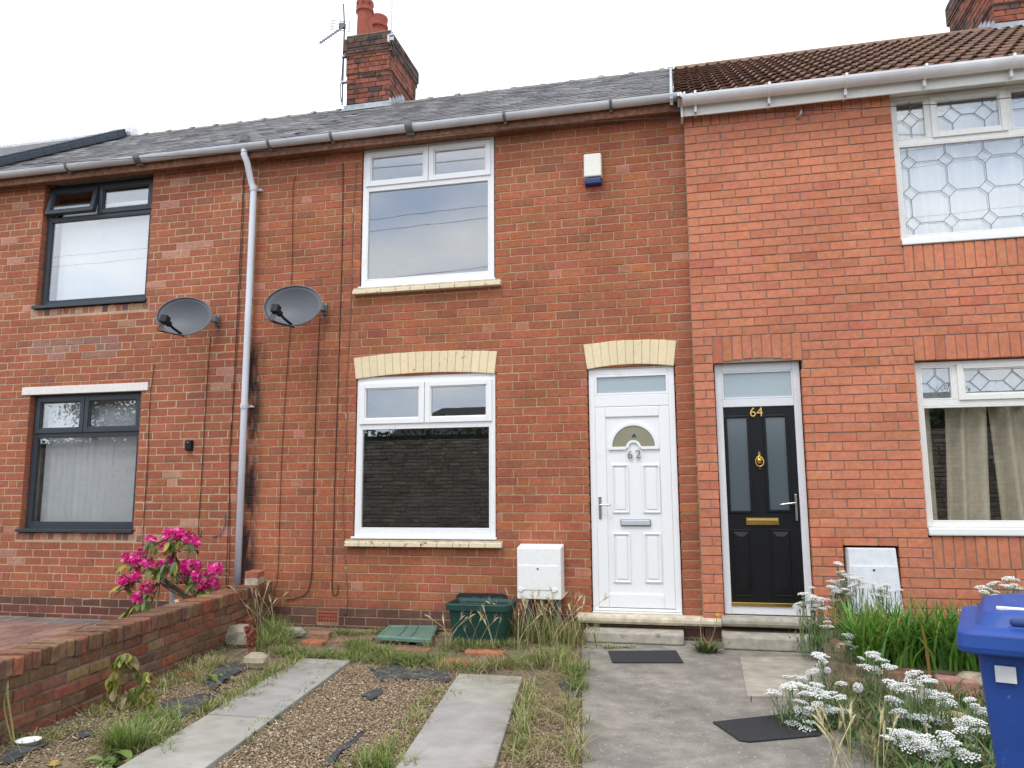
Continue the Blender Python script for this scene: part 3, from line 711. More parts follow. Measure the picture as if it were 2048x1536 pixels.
# --- aerials
a0 = at(688, 215, 3.25); a1 = at(687, 8, 3.25)
ae = thing('television_aerial', (a0.x-.03, 3.25, a0.z), 'thin mast with small grid aerial strapped to left side of chimney', 'aerial')
MB().tube([(a0.x-.035, 3.25, a0.z+.05), (a0.x-.03, 3.25, a1.z-.4), (a1.x, 3.25, a1.z)], .014, 6).build('mast', 'gutter_joint', ae)
MB().tube(smooth_path([(a0.x-.05, 3.24, a0.z+.1), (a0.x-.07, 3.24, a0.z+.35), (a0.x-.045, 3.24, a0.z+.6), (a0.x-.03, 3.24, a0.z+1.3)]), .008, 5).build('lead_wire', 'cable', ae)
b0 = at(689, 52, 3.25); b1 = at(640, 86, 2.4); m = MB(); m.tube([b0, b1], .011, 6)
dv = (b1-b0); 
for k in range(9):
    q = b0+dv*(.25+.75*k/8); m.tube([q+Vector((0, 0, -.028)), q+Vector((.0, .0, .028))], .006, 4); m.tube([q+Vector((-.03, -.02, 0)), q+Vector((.03, .02, 0))], .005, 4)
m.build('boom', 'gutter_joint', ae)
m = MB(); c0 = at(690, 50, 3.22)
for i in range(4): m.tube([c0+Vector((-.24, 0, .12-.055*i)), c0+Vector((.08, 0, .04-.055*i))], .006, 4)
for i in range(3): m.tube([c0+Vector((-.24+.16*i, 0, .14-.04*i)), c0+Vector((-.24+.16*i, 0, -.06-.04*i))], .006, 4)
m.box(c0.x-.1, c0.x, 3.19, 3.25, c0.z-.05, c0.z+.03); m.build('reflector', 'gutter_joint', ae)
for z in (8.05, 8.5): MB().box(a0.x-.05, a0.x+.06, 3.21, 3.27, z-.015, z+.015).build('strap', 'steel', ae)
q0 = at(783, 78, 3.1); q1 = at(785, -60, 3.1)
ae2 = thing('television_aerial', (q0.x, 3.1, q0.z), 'bare pole bracketed to front right corner of the chimney', 'aerial')
MB().tube([q0, q1], .012, 6).build('mast', 'steel', ae2)
m = MB(); m.box(q0.x-.07, q0.x+.03, 3.09, 3.13, q0.z-.02, q0.z+.06); m.box(q0.x-.03, q0.x+.05, 3.07, 3.10, q0.z+.05, q0.z+.075); m.box(q0.x-.06, q0.x-.03, 3.085, 3.14, q0.z-.05, q0.z+.08); m.build('bracket', 'steel', ae2)

# ------------------------------------------------------------------ windows
def rim(m, x0, x1, z0, z1, w, y0, y1, wb=None):
    wb = wb or w
    m.box(x0, x0+w, y0, y1, z0, z1); m.box(x1-w, x1, y0, y1, z0, z1)
    m.box(x0+w, x1-w, y0+.0005, y1-.0005, z1-w, z1); m.box(x0+w, x1-w, y0+.0005, y1-.0005, z0, z0+wb)
def sash(win, x0, x1, z0, z1, y, mat, w=.055, tilt=0.0, glass='glass'):
    m = MB(); rim(m, x0, x1, z0, z1, w, y-.016, y+.045)
    rim(m, x0+w, x1-w, z0+w, z1-w, .012, y-.006, y+.03)
    if tilt:
        T = Matrix.Translation((0, y+.045, z1)) @ Matrix.Rotation(-tilt, 4, 'X') @ Matrix.Translation((0, -y-.045, -z1)); m.v = [tuple(T @ Vector(p)) for p in m.v]
    s = m.build('sash', mat, win, bevel=.004)
    g = MB(); g.box(x0+w+.004, x1-w-.004, y+.012, y+.02, z0+w+.004, z1-w-.004)
    if tilt: g.v = [tuple(T @ Vector(p)) for p in g.v]
    g.build('pane', glass, s); return s
def pane(win, x0, x1, z0, z1, y, mat, glass='glass', bead=.014):
    m = MB(); rim(m, x0, x1, z0, z1, bead, y-.012, y+.03); m.build('bead', mat, win, bevel=.003)
    return MB().box(x0+.002, x1-.002, y+.008, y+.016, z0+.002, z1-.002).build('pane', glass, win)
def window(root, x0, x1, z0, z1, y, mat, ztr, xm, label, fw=.055, tilt=0.0, wb=None):
    m = MB(); rim(m, x0, x1, z0, z1, fw, y, y+.07, wb)
    m.box(x0+fw, x1-fw, y+.001, y+.069, ztr-.025, ztr+.025); m.box(xm-.02, xm+.02, y+.001, y+.069, ztr+.025, z1-fw)
    w = m.build('window', mat, root, bevel=.004); w['label'] = label
    sash(w, x0+fw-.02, xm-.004, ztr+.018, z1-fw+.02, y, mat, tilt=tilt); sash(w, xm+.004, x1-fw+.02, ztr+.018, z1-fw+.02, y, mat)
    pane(w, x0+fw, x1-fw, z0+(wb or fw), ztr-.025, y+.012, mat)
    return w
# 62
zt_u = at(740, 374)[2]-.012
wu = window(h62, U62[0]+.004, U62[1]-.004, 3.622, 5.205, .012, 'upvc', zt_u, at(857, 320)[0], 'white upstairs window with two top openers', wb=.07)
MB().box(U62[0]-.02, U62[1]+.012, -.02, .05, 3.603, 3.621).build('sill_board', 'upvc', wu, bevel=.004)
zt_w = at(730, 852)[2]
ww = window(h62, W62[0]+.004, W62[1]-.004, .938, 2.585, .012, 'upvc', zt_w, at(849, 800)[0], 'white downstairs window with two top openers', wb=.075)
MB().box(W62[0]-.02, W62[1]+.012, -.025, .05, .915, .937).build('sill_board', 'upvc', ww, bevel=.004)
# arch infill above the downstairs window of 62
def arch_fill(root, x0, x1, z0, rise, y, mat):
    n = 10; pts = [(x0, y, z0), (x1, y, z0)]+[(x1-(x1-x0)*i/n, y, z0+.002+rise*(1-(2*i/n-1)**2)+.03) for i in range(n+1)]
    return MB().poly(pts, (0, .06, 0)).build('head_infill', mat, root)
arch_fill(h62, W62[0]+.004, W62[1]-.004, 2.587, .04, .02, 'upvc')
def cream_lintel(root, xl, xr, zb, zt, rise, n, spl, label):
    xc = (xl+xr)/2; hw = (xr-xl)/2
    cb = lambda t: zb+rise*(1-t*t); ctp = lambda t: zt+rise*.9*(1-t*t)
    m = MB(); pts = [(xc+t*hw, .0, cb(t)+.004) for t in np.linspace(-1, 1, 15)]+[(xc+t*(hw+spl)-.004*t, .0, ctp(t)-.004) for t in np.linspace(1, -1, 15)]
    m.c = []; m.poly(pts, (0, .10, 0), (.72, .58, .36)); m.v = [(x, y-.002, z) for x, y, z in m.v]; li = m.build('lintel', 'cream', root); li['label'] = label
    r = random.Random(n)
    for i in range(n):
        a, b = -1+2*i/n, -1+2*(i+1)/n; g = .0022/hw; e = r.uniform(-.002, .002)
        pts = []
        for t in (a+g, b-g): pts.append((xc+t*hw, -.010+e, cb(t)))
        for t in (b-g, a+g): pts.append((xc+t*(hw+spl), -.010+e, ctp(t)+r.uniform(-.003, .003)))
        k = 1+r.uniform(-.03, .03)
        MB().poly(pts, (0, .03, 0), (.76*k, .63*k, .405*k)).build('lintel_brick', 'cream', li, bevel=.004)
cream_lintel(h62, W62[0]-.012, W62[1]-.008, 2.602, 2.832, .040, 18, .030, 'cream painted brick lintel above the window')
cream_lintel(h62, D62[0]-.004, D62[1]-.002, 2.606, 2.855, .034, 11, .034, 'cream painted brick lintel above the door')
def cream_sill(root, xa, xb, z0, z1, n, worn):
    m = MB(); m.box(xa+.01, xb-.01, -.055, .03, z0+.004, z1-.008, (.3, .22, .14)); s = m.build('sill', 'stone_sill', root)
    r = random.Random(int(xa*100)); w = (xb-xa)/n
    for i in range(n):
        m = MB(); a, b = xa+i*w+.002, xa+(i+1)*w-.002; y = -.075+r.uniform(-.004, .004)
        vs = [(a, y, z0), (b, y, z0), (b, .03, z0), (a, .03, z0), (a, y+.006, z0+.045), (b, y+.006, z0+.045), (b, .03, z1), (a, .03, z1)]
        m.add(vs, [(0, 3, 2, 1), (4, 5, 6, 7), (0, 1, 5, 4), (1, 2, 6, 5), (2, 3, 7, 6), (3, 0, 4, 7)], (.66, .56, .38))
        m.build('sill_brick', worn, s, bevel=.006)
MT['cream_worn'] = tintmat('flaking_cream_paint', 'attr', .75, .1, 30, .6, 90, specks=(13, .60, (.30, .12, .08)), patch=.12)
cream_sill(h62, at(704, 582, -.07)[0], at(1001, 566, -.07)[0], 3.525, 3.602, 10, 'cream')
cream_sill(h62, at(687, 1090, -.07)[0], at(1003, 1094, -.07)[0], .838, .913, 10, 'cream_worn')
# 60
w60u = window(h60, U60[0]+.004, U60[1]-.004, 3.66, 5.2, .075, 'anthracite', at(190, 432, .08)[2], at(200, 390, .08)[0], 'dark grey upstairs window with left opener tilted out', tilt=R(13), wb=.065)
MB().box(U60[0]-.03, U60[1]+.02, -.035, .1, 3.622, 3.66).build('sill_board', 'anthracite', w60u, bevel=.004)
w60w = window(h60, W60[0]+.004, W60[1]-.004, .995, 2.572, .075, 'anthracite', at(170, 868, .08)[2], at(170, 830, .08)[0], 'dark grey downstairs window', wb=.065)
MB().box(W60[0]-.03, W60[1]+.02, -.035, .1, .957, .995).build('sill_board', 'anthracite', w60w, bevel=.004)
# 64, leaded
def leading(win, x0, x1, z0, z1, y, cols, rows, d, xs=None, zs=None):
    m = MB(); r_ = .0032
    xs = xs or [x0+(x1-x0)*(i+.5)/cols for i in range(cols)]; zs = zs or [z0+(z1-z0)*(j+.5)/rows for j in range(rows)]
    L_ = lambda a, b: m.tube([(a[0], y, a[1]), (b[0], y, b[1])], r_, 4)
    for i, x in enumerate(xs):
        for j, z in enumerate(zs):
            P4 = [(x-d, z), (x, z+d), (x+d, z), (x, z-d)]
            for k in range(4): L_(P4[k], P4[(k+1) % 4])
            L_((x+d, z), (xs[i+1]-d if i+1 < len(xs) else x1, z)); L_((x, z+d), (x, zs[j+1]-d if j+1 < len(zs) else z1))
            if i == 0: L_((x0, z), (x-d, z))
            if j == 0: L_((x, z0), (x, z-d))
    return m.build('lead_came', 'gutter_joint', win)
def window64(x0, x1, z0, z1, y, ztr, lead_low, label):
    mA = x0+.34; mB = mA+.66; fw = .045
    m = MB(); rim(m, x0, x1, z0, z1, fw, y, y+.07)
    m.box(x0+fw, x1-fw, y+.001, y+.069, ztr-.03, ztr+.03)
    for mm_ in (mA, mB): m.box(mm_-.03, mm_+.03, y+.001, y+.069, ztr+.03, z1-fw)
    w = m.build('window', 'upvc_cream', h64, bevel=.004); w['label'] = label
    def lit(a, b, sh):
        if sh: s_ = sash(w, a-.02, b+.02, ztr+.02, z1-fw+.02, y, 'upvc_cream', w=.05); a2, b2 = a+.03, b-.03; zz = (ztr+.07, z1-fw-.03)
        else: pane(w, a, b, ztr+.03, z1-fw, y+.012, 'upvc_cream'); a2, b2 = a, b; zz = (ztr+.03, z1-fw)
        h_ = (zz[1]-zz[0])
        leading(w, a2, b2, zz[0], zz[1], y+.004, 2 if sh else 1, 1, .082 if sh else .075)
    lit(x0+fw, mA-.03, False); lit(mA+.03, mB-.03, True); lit(mB+.03, x1-fw, False)
    pane(w, x0+fw, x1-fw, z0+fw, ztr-.03, y+.012, 'upvc_cream')
    if lead_low:
        xs = [at(1817, 325, y).x+i*.325 for i in range(6) if at(1817, 325, y).x+i*.325 < x1-.1]; zs = [at(1822, 447, y).z, at(1820, 386, y).z, at(1817, 325, y).z]
        zs0 = z0+fw; zs1 = ztr-.03
        leading(w, x0+fw, x1-fw, zs0, zs1, y+.004, 7, 4, .068, xs, zs)
    return w
zt4u = at(1850, 283, -.02)[2]; zt4w = at(1890, 806, -.02)[2]
w64u = window64(U64[0]+.004, U64[1]-.004, 3.69, 5.12, -.035, zt4u, True, 'upstairs window with leaded diamonds and net curtain')
MB().box(U64[0]-.0, U64[1], -.115, .0, 3.633, 3.688).build('sill_board', 'upvc', w64u, bevel=.008)
w64w = window64(W64[0]+.004, W64[1]-.004, 1.06, 2.54, -.035, zt4w, False, 'downstairs window with leaded top lights')
MB().box(W64[0]-.0, W64[1], -.125, .0, .988, 1.058).build('sill_board', 'upvc', w64w, bevel=.012)
# curtains and blinds behind the glass
def blind(x0, x1, z0, z1, y, label, skew=.15):
    b = thing('vertical_blind', ((x0+x1)/2, y, z0), label, 'blind'); n = int((x1-x0)/.088)
    MB().box(x0, x1, y-.03, y+.03, z1, z1+.04).build('headrail', 'white_plastic', b)
    for i in range(n):
        a = x0+(x1-x0)*(i+.5)/n; Ms = Matrix.Translation((a, y, z0)) @ Matrix.Rotation(skew+random.uniform(-.05, .05), 4, 'Z')
        MB().box(-.047, .047, -.001, .001, 0, z1-z0-.002, M=Ms).build('slat', 'blind', b)
blind(W60[0]+.08, W60[1]-.02, 1.03, 2.56, .22, 'white vertical blind behind the downstairs dark grey window', .42)
blind(U60[0]+.10, U60[1]-.02, 3.69, 4.93, .22, 'white vertical blind behind the upstairs dark grey window', .38)
def curtain(name, x0, x1, z0, z1, y, mat, label, amp=.03, per=.11, lean=0.0):
    n = int((x1-x0)/.012); m = MB(); vs = []; r = random.Random(int(x0*77)); ph = 0; zz = [z0, z0+(z1-z0)*.5, z1]
    off = []
    for i in range(n+1): ph += r.uniform(.6, 1.4)*2*math.pi*.012/per; off.append(amp*math.sin(ph)+amp*.4*math.sin(ph*.37+1))
    for th in (0, .003):
        for z in zz:
            for i in range(n+1): vs.append((x0+(x1-x0)*i/n+lean*(z1-z), y+off[i]*(1.15 if z == z0 else .9)+th, z))
    k = n+1; fs = []
    for j in range(2): fs += [(j*k+i, j*k+i+1, (j+1)*k+i+1, (j+1)*k+i) for i in range(n)]
    for j in range(3, 5): fs += [(j*k+i, (j+1)*k+i, (j+1)*k+i+1, j*k+i+1) for i in range(n)]
    m.add(vs, fs); return m.build(name, mat, label=label, cat='curtain', smooth=True)
curtain('net_curtain', U64[0]+.02, U64[1]-.02, 3.66, 5.0, .10, 'net', 'white net curtain behind the leaded upstairs window', .018, .16)
curtain('curtain', W64[0]+.06, W64[0]+.17, 1.0, 2.14, .20, 'curtain', 'narrow beige curtain strip at the left of the large lower window', .03, .10)
curtain('curtain', W64[0]+.30, W64[0]+.62, 1.0, 2.14, .14, 'curtain', 'beige curtain in deep folds left of the dark gap', .055, .17, -.05)
curtain('curtain', W64[0]+.66, W64[1]-.02, 1.0, 2.14, .15, 'curtain', 'wide beige curtain in deep folds right of the dark gap', .065, .20, .03)
curtain('net_curtain', W64[0]+.02, W64[1]-.02, 2.17, 2.52, .12, 'net', 'strip of net behind the leaded downstairs top lights', .012, .12)

# ------------------------------------------------------------------ doors
def ring_arc(cx, cz, ro, ri, y, n=24, a0=0, a1=math.pi, rev=False):
    o = [(cx+ro*math.cos(a), y, cz+ro*math.sin(a)) for a in np.linspace(a0, a1, n)]; i = [(cx+ri*math.cos(a), y, cz+ri*math.sin(a)) for a in np.linspace(a1, a0, n)]
    return o+i
# door 62
yd = .03
m = MB(); x0, x1 = D62[0]+.004, D62[1]-.004; zf = .25
ztr0, ztr1 = at(1270, 812, yd)[2], at(1270, 789, yd)[2]      # transom
m.box(x0, x0+.06, yd, yd+.07, zf, 2.60); m.box(x1-.06, x1, yd, yd+.07, zf, 2.60); m.box(x0+.06, x1-.06, yd+.001, yd+.069, ztr0, ztr1)
m.box(x0+.06, x1-.06, yd+.001, yd+.069, 2.545, 2.60); m.box(x0+.06, x1-.06, yd+.001, yd+.069, zf, zf+.028)
d62 = m.build('door', 'upvc', h62, bevel=.005); d62['label'] = 'white panelled front door numbered 62'
arch_fill(d62, x0, x1, 2.602, .036, yd+.004, 'upvc_cream')
pane(d62, x0+.06, x1-.06, ztr1, 2.545, yd+.012, 'upvc', 'glass_frost', .022)
m = MB(); lx0, lx1, lz0, lz1 = x0+.058, x1-.058, zf+.032, ztr0-.003
m.box(lx0, lx1, yd+.012, yd+.06, lz0, lz1); leaf = m.build('leaf', 'upvc', d62, bevel=.004)
m = MB(); rim(m, lx0+.002, lx1-.002, lz0+.001, lz1-.001, .10, yd-.004, yd+.02, .13); m.build('leaf_frame', 'upvc', leaf, bevel=.006)
def dpt(u, v, y=yd): return at(u, v, y)
for (ua, va, ub, vb) in ((1223, 929, 1259, 1026), (1284, 929, 1322, 1026), (1225, 1066, 1263, 1166), (1287, 1066, 1325, 1166)):
    a, b = dpt(ua, va), dpt(ub, vb); m = MB(); rim(m, a.x, b.x, b.z, a.z, .016, yd-.002, yd+.012); m.box(a.x+.035, b.x-.035, yd+.004, yd+.013, b.z+.035, a.z-.035); m.build('panel', 'upvc', leaf, bevel=.006)
ac = dpt(1267, 893); ar = dpt(1310, 893).x-ac.x
m = MB(); n = 24; o_ = ring_arc(ac.x, ac.z, ar+.028, ar+.0, yd-.006); k = len(o_)
m.add(o_+[(x, y+.02, z) for x, y, z in o_], [(i, i+1, k-2-i, k-1-i) for i in range(n-1)]+[(i, (i+1) % k, (i+1) % k+k, i+k) for i in range(k)])
o_ = ring_arc(ac.x, ac.z-.012, .075, .052, yd-.0055); m.add(o_+[(x, y+.02, z) for x, y, z in o_], [(i, i+1, k-2-i, k-1-i) for i in range(n-1)]+[(i, (i+1) % k, (i+1) % k+k, i+k) for i in range(k)])
m.box(ac.x-ar-.04, ac.x-.072, yd-.007, yd+.014, ac.z-.028, ac.z); m.box(ac.x+.072, ac.x+ar+.04, yd-.007, yd+.014, ac.z-.028, ac.z)
m.build('fanlight_frame', 'upvc', leaf)
pts = [(ac.x+ar*math.cos(a), yd+.002, ac.z+ar*math.sin(a)) for a in np.linspace(0, math.pi, 24)]+[(ac.x-.055*math.cos(a), yd+.002, ac.z+.055*math.sin(a)) for a in np.linspace(0, math.pi, 12)]
fl = MB().poly(pts, (0, .008, 0)).build('fanlight', 'glass_olive', leaf)
mt = MB(); mc = dpt(1268, 872)
for (dx, dz, s_) in ((0, .012, .013), (-.012, -.004, .012), (.012, -.004, .012)): mt.poly([(mc.x+dx-s_, yd-.001, mc.z+dz), (mc.x+dx, yd-.001, mc.z+dz-s_), (mc.x+dx+s_, yd-.001, mc.z+dz), (mc.x+dx, yd-.001, mc.z+dz+s_)], (0, .003, 0))
mt.build('glass_motif', 'blue_plastic', fl)
text_mesh('6', .115, .004, dpt(1260, 910, yd-.006), 'numeral', 'door_number', leaf)
text_mesh('2', .115, .004, dpt(1276.5, 909, yd-.006), 'numeral', 'door_number', leaf)
a, b = dpt(1241, 1039), dpt(1302, 1052); m = MB(); m.box(a.x, b.x, yd-.006, yd+.014, b.z, a.z); lb = m.build('letterbox', 'gutter_joint', leaf, bevel=.004); MB().box(a.x+.007, b.x-.007, yd-.014, yd, b.z+.007, a.z-.007).build('flap', 'silver', lb, bevel=.004)
a, b = dpt(1197, 992), dpt(1204, 1038); m = MB(); m.box(a.x, b.x, yd-.016, yd-.003, b.z, a.z); hd = m.build('handle_plate', 'chrome', leaf, bevel=.006)
hz = dpt(1200, 1010); MB().tube(smooth_path([(hz.x, yd-.01, hz.z), (hz.x, yd-.05, hz.z), (hz.x+.02, yd-.06, hz.z), (hz.x+.11, yd-.06, hz.z+.002)]), .009, 8).build('lever', 'chrome', hd, smooth=True)
MB().box(x0-.0, x1, yd-.03, yd, .236, .249).build('threshold', 'upvc', d62)
# door 64
ye = -.03
m = MB(); x0, x1 = D64[0]+.004, D64[1]-.004; zf = .33
zt0, zt1_ = at(1512, 806, ye)[2], at(1512, 797, ye)[2]
m.box(x0, x0+.065, ye, ye+.07, .262, 2.60); m.box(x1-.065, x1, ye, ye+.07, .262, 2.60); m.box(x0+.065, x1-.065, ye+.001, ye+.069, at(1512, 813, ye)[2], at(1512, 797, ye)[2]); m.box(x0+.065, x1-.065, ye+.001, ye+.069, at(1512, 742, ye)[2], 2.60); m.box(x0+.065, x1-.065, ye+.001, ye+.069, .262, .335)
d64 = m.build('door', 'upvc_old', h64, bevel=.005); d64['label'] = 'black panelled front door numbered 64'
arch_fill(d64, x0, x1, 2.602, .04, ye+.004, 'upvc_old')
pane(d64, x0+.065, x1-.065, at(1512, 797, ye)[2], at(1512, 742, ye)[2], ye+.012, 'upvc_old', 'glass_frost', .015)
lx0, lx1, lz0, lz1 = x0+.066, x1-.066, .372, at(1512, 814, ye)[2]
holes = []
for (ua, va, ub, vb) in ((1453, 836, 1503, 1022), (1530, 834, 1581, 1020)):
    a, b = at(ua, va, ye), at(ub, vb, ye); holes.append((a.x, b.x, b.z, a.z))
lf = slab_with_holes(MB(), lx0, lx1, lz0, lz1, ye+.014, ye+.06, holes).build('leaf', 'black_door', d64)
for h_ in holes:
    m = MB(); rim(m, h_[0]-.022, h_[1]+.022, h_[2]-.022, h_[3]+.022, .026, ye+.002, ye+.03); m.build('glazing_bead', 'black_door', lf, bevel=.006)
    MB().box(h_[0]+.001, h_[1]-.001, ye+.022, ye+.03, h_[2]+.001, h_[3]-.001).build('pane', 'glass_dark', lf)
for (ua, va, ub, vb) in ((1466, 1063, 1504, 1190), (1544, 1063, 1586, 1190)):
    a, b = at(ua, va, ye), at(ub, vb, ye); m = MB(); i_ = .045
    vs = [(a.x, ye+.012, b.z), (b.x, ye+.012, b.z), (b.x, ye+.012, a.z), (a.x, ye+.012, a.z), (a.x+i_, ye-.003, b.z+i_), (b.x-i_, ye-.003, b.z+i_), (b.x-i_, ye-.003, a.z-i_), (a.x+i_, ye-.003, a.z-i_)]
    m.add(vs, [(4, 5, 6, 7), (0, 1, 5, 4), (1, 2, 6, 5), (2, 3, 7, 6), (3, 0, 4, 7)]); rim(m, a.x-.02, b.x+.02, b.z-.02, a.z+.02, .018, ye+.005, ye+.02); m.build('panel', 'black_door', lf, bevel=.004)
text_mesh('64', .125, .005, at(1512.5, 825, ye-.008), 'gold', 'door_number', lf)
a, b = at(1492, 1036, ye), at(1558, 1050, ye); m = MB(); m.box(a.x, b.x, ye-.004, ye+.016, b.z, a.z); lb = m.build('letterbox', 'gold', lf, bevel=.003); MB().box(a.x+.008, b.x-.008, ye-.010, ye, b.z+.014, a.z-.014).build('flap', 'gold', lb, bevel=.004)
kc = at(1519, 921, ye)
m = MB(); m.lathe([(.006, 0), (.026, .004), (.03, .014), (.012, .024), (.002, .026)], (kc.x, ye+.014, kc.z+.002), 14, M=Matrix.Rotation(R(90), 3, 'X')); m.poly([(kc.x-.006, ye-.004, kc.z+.035), (kc.x+.006, ye-.004, kc.z+.035), (kc.x+.012, ye-.004, kc.z+.06), (kc.x, ye-.004, kc.z+.095), (kc.x-.012, ye-.004, kc.z+.06)], (0, .02, 0)); m.lathe([(.004, 0), (.012, .006), (.004, .02)], (kc.x, ye+.014, kc.z-.078), 8, M=Matrix.Rotation(R(90), 3, 'X'))
kn = m.build('door_knocker', 'gold', lf)
MB().tube([(kc.x+.036*math.sin(t)*(1-.15*math.cos(t)), ye-.012, kc.z-.008+.048*math.cos(t)) for t in np.linspace(0, 2*math.pi, 20)[:-1]], .006, 6, close=True).build('knocker_ring', 'gold', kn, smooth=True)
a, b = at(1588, 988, ye), at(1596, 1042, ye); hd = MB().box(a.x, b.x, ye-.018, ye+.01, b.z, a.z).build('handle_plate', 'chrome', lf, bevel=.006)
hz = at(1590, 1006, ye); MB().tube(smooth_path([(hz.x, ye-.012, hz.z), (hz.x, ye-.055, hz.z), (hz.x-.02, ye-.062, hz.z), (hz.x-.14, ye-.06, hz.z-.016)]), .010, 8).build('lever', 'chrome', hd, smooth=True)
MB().box(lx0, lx1, ye-.012, ye+.03, .338, .370).build('threshold_bar', 'gold', d64, bevel=.003)
# stone sills and steps at both doors
def rounded_bar(name, x0, x1, yf, yb, z0, z1, mat, **k):
    n = 6; r_ = (z1-z0)/2; pr = [(yf+r_-r_*math.cos(a)*.8, z0+r_+r_*math.sin(a)) for a in np.linspace(-math.pi/2, math.pi/2, n)]+[(yb, z1), (yb, z0)]
    m = MB(); k_ = len(pr); m.add([(x0, y, z) for y, z in pr]+[(x1, y, z) for y, z in pr], [tuple(range(k_)), tuple(range(2*k_-1, k_-1, -1))]+[(i, i+k_, (i+1) % k_+k_, (i+1) % k_) for i in range(k_)])
    return m.build(name, mat, **k)
a, b = at(1156, 1238, -.10), at(1405, 1238, -.10)
rounded_bar('door_sill', a.x, X2+.16, -.13, .02, .150, .233, 'stone_sill', parent=h62)
sheet('step', [(a.x+.07, -.31), (at(1368, 1280, -.3).x, -.31), (at(1368, 1280, -.3).x, -.012), (a.x+.07, -.012)], .014, .112, 'stone_step', label='worn concrete step below the white door', cat='step', kind=None, bevel=.015)
rounded_bar('door_sill', X2+.165, at(1640, 1240, -.16).x, -.19, -.03, .17, .255, 'stone_step', parent=h64)
c, d = at(1446, 1280, -.36), at(1640, 1280, -.36)
sheet('step', [(c.x, -.40), (d.x, -.40), (d.x, -.012), (c.x, -.012)], .014, .125, 'stone_step', label='worn concrete step below the black door', cat='step', kind=None, bevel=.015)
# the foot of 64 below its brick skin
MB().box(X2+.01, X3, -.02, .2, -.2, .19, (.16, .08, .055)).build('plinth', 'brick_a', h64)

# ------------------------------------------------------------------ fittings on the walls
def meter_box(x0, x1, z0, z1, yb, dp_, mat, label, legs=True, flapz=.62):
    t = thing('meter_box', ((x0+x1)/2, yb-dp_/2, z0), label, 'meter box')
    m = MB(); y0 = yb-dp_; e = .03
    vs = [(x0, yb, z0), (x1, yb, z0), (x1, yb, z1), (x0, yb, z1), (x0+.004, y0, z0), (x1-.004, y0, z0), (x1-.004, y0, z1-e), (x0+.004, y0, z1-e)]
    m.add(vs, [(3, 2, 1, 0), (4, 5, 6, 7), (0, 1, 5, 4), (1, 2, 6, 5), (2, 3, 7, 6), (3, 0, 4, 7)]); m.build('body', mat, t, bevel=.008)
    h_ = z1-z0; za, zb = z0+h_*.17, z0+h_*flapz
    m = MB(); m.box(x0+.014, x1-.03, y0-.006, y0+.004, za, zb); f = m.build('flap', mat, t, bevel=.003)
    MB().lathe([(.010, 0), (.010, .004)], ((x0+x1)/2-.01, y0-.006, zb-.03), 10, M=Matrix.Rotation(R(90), 3, 'X')).build('lock', 'gutter_joint', f)
    if legs:
        for x in (x0+.04, x1-.07):
            m = MB(); m.lathe([(.02, 0), (.02, .009)], (x, y0-.004, za+.004), 10, M=Matrix.Rotation(R(90), 3, 'X')); m.box(x-.026, x+.026, y0-.011, y0-.004, za-.004, za+.012); m.build('hinge', mat, f)
    return t
gb = meter_box(at(1033, 1100, -.19).x, at(1122, 1100, -.19).x, at(1080, 1199, -.19).z, at(1080, 1090, -.19).z, -.004, .186, 'white_plastic', 'white plastic gas meter box on the wall beside door 62')
for x in (-.62, -.33): MB().tube([(x, -.05, .36), (x, -.05, .01)], .022, 8).build('pipe', 'gutter_joint', gb)
mb64 = thing('meter_box', ((mbx0+mbx1)/2, Y64, .3), 'grey meter box sunk in the orange brick wall behind the flowers', 'meter box')
m = MB(); x0, x1, z1 = mbx0+.012, mbx1-.012, mbz1-.012
vs = [(x0, Y64+.06, .31), (x1, Y64+.06, .31), (x1, Y64+.06, z1), (x0, Y64+.06, z1), (x0+.02, Y64-.07, .31), (x1+.002, Y64-.07, .31), (x1-.02, Y64-.03, z1-.005), (x0+.02, Y64-.03, z1-.005)]
m.add(vs, [(3, 2, 1, 0), (4, 5, 6, 7), (0, 1, 5, 4), (1, 2, 6, 5), (2, 3, 7, 6), (3, 0, 4, 7)]); m.build('body', 'meter_grey', mb64, bevel=.006)
m = MB(); m.add([(x0+.05, Y64-.081, .33), (x1-.01, Y64-.081, .33), (x1-.025, Y64-.058, z1-.16), (x0+.04, Y64-.058, z1-.16), (x0+.05, Y64-.06, .33), (x1-.01, Y64-.06, .33), (x1-.025, Y64-.04, z1-.16), (x0+.04, Y64-.04, z1-.16)], [(0, 1, 2, 3), (0, 4, 5, 1), (1, 5, 6, 2), (2, 6, 7, 3), (3, 7, 4, 0)]); fp = m.build('flap', 'meter_grey', mb64)
MB().lathe([(.010, 0), (.010, .006)], ((x0+x1)/2, Y64-.058, z1-.19), 10, M=Matrix.Rotation(R(90), 3, 'X')).build('lock', 'blackp', fp)
# alarm box
a, b = at(1166, 308, -.08), at(1204, 366, -.08)
al = thing('alarm_box', ((a.x+b.x)/2, -.04, b.z), 'cream burglar alarm box with navy base high on the wall', 'alarm')
def tapered(x0, x1, z0, z1, y0, yb, i_): return [(x0, yb, z0), (x1, yb, z0), (x1, yb, z1), (x0, yb, z1), (x0+i_, y0, z0+i_), (x1-i_, y0, z0+i_), (x1-i_, y0, z1-i_), (x0+i_, y0, z1-i_)]
FB = [(3, 2, 1, 0), (4, 5, 6, 7), (0, 1, 5, 4), (1, 2, 6, 5), (2, 3, 7, 6), (3, 0, 4, 7)]
zc = b.z+.075; m = MB(); m.add(tapered(a.x, b.x, zc+.001, a.z, -.085, -.004, .006), FB); m.build('cover', 'cream_plastic', al, bevel=.012, seg=3)
m = MB(); m.add(tapered(a.x+.004, b.x-.004, b.z, zc-.001, -.078, -.004, .008), FB); m.build('strobe', 'blue_plastic', al, bevel=.008)
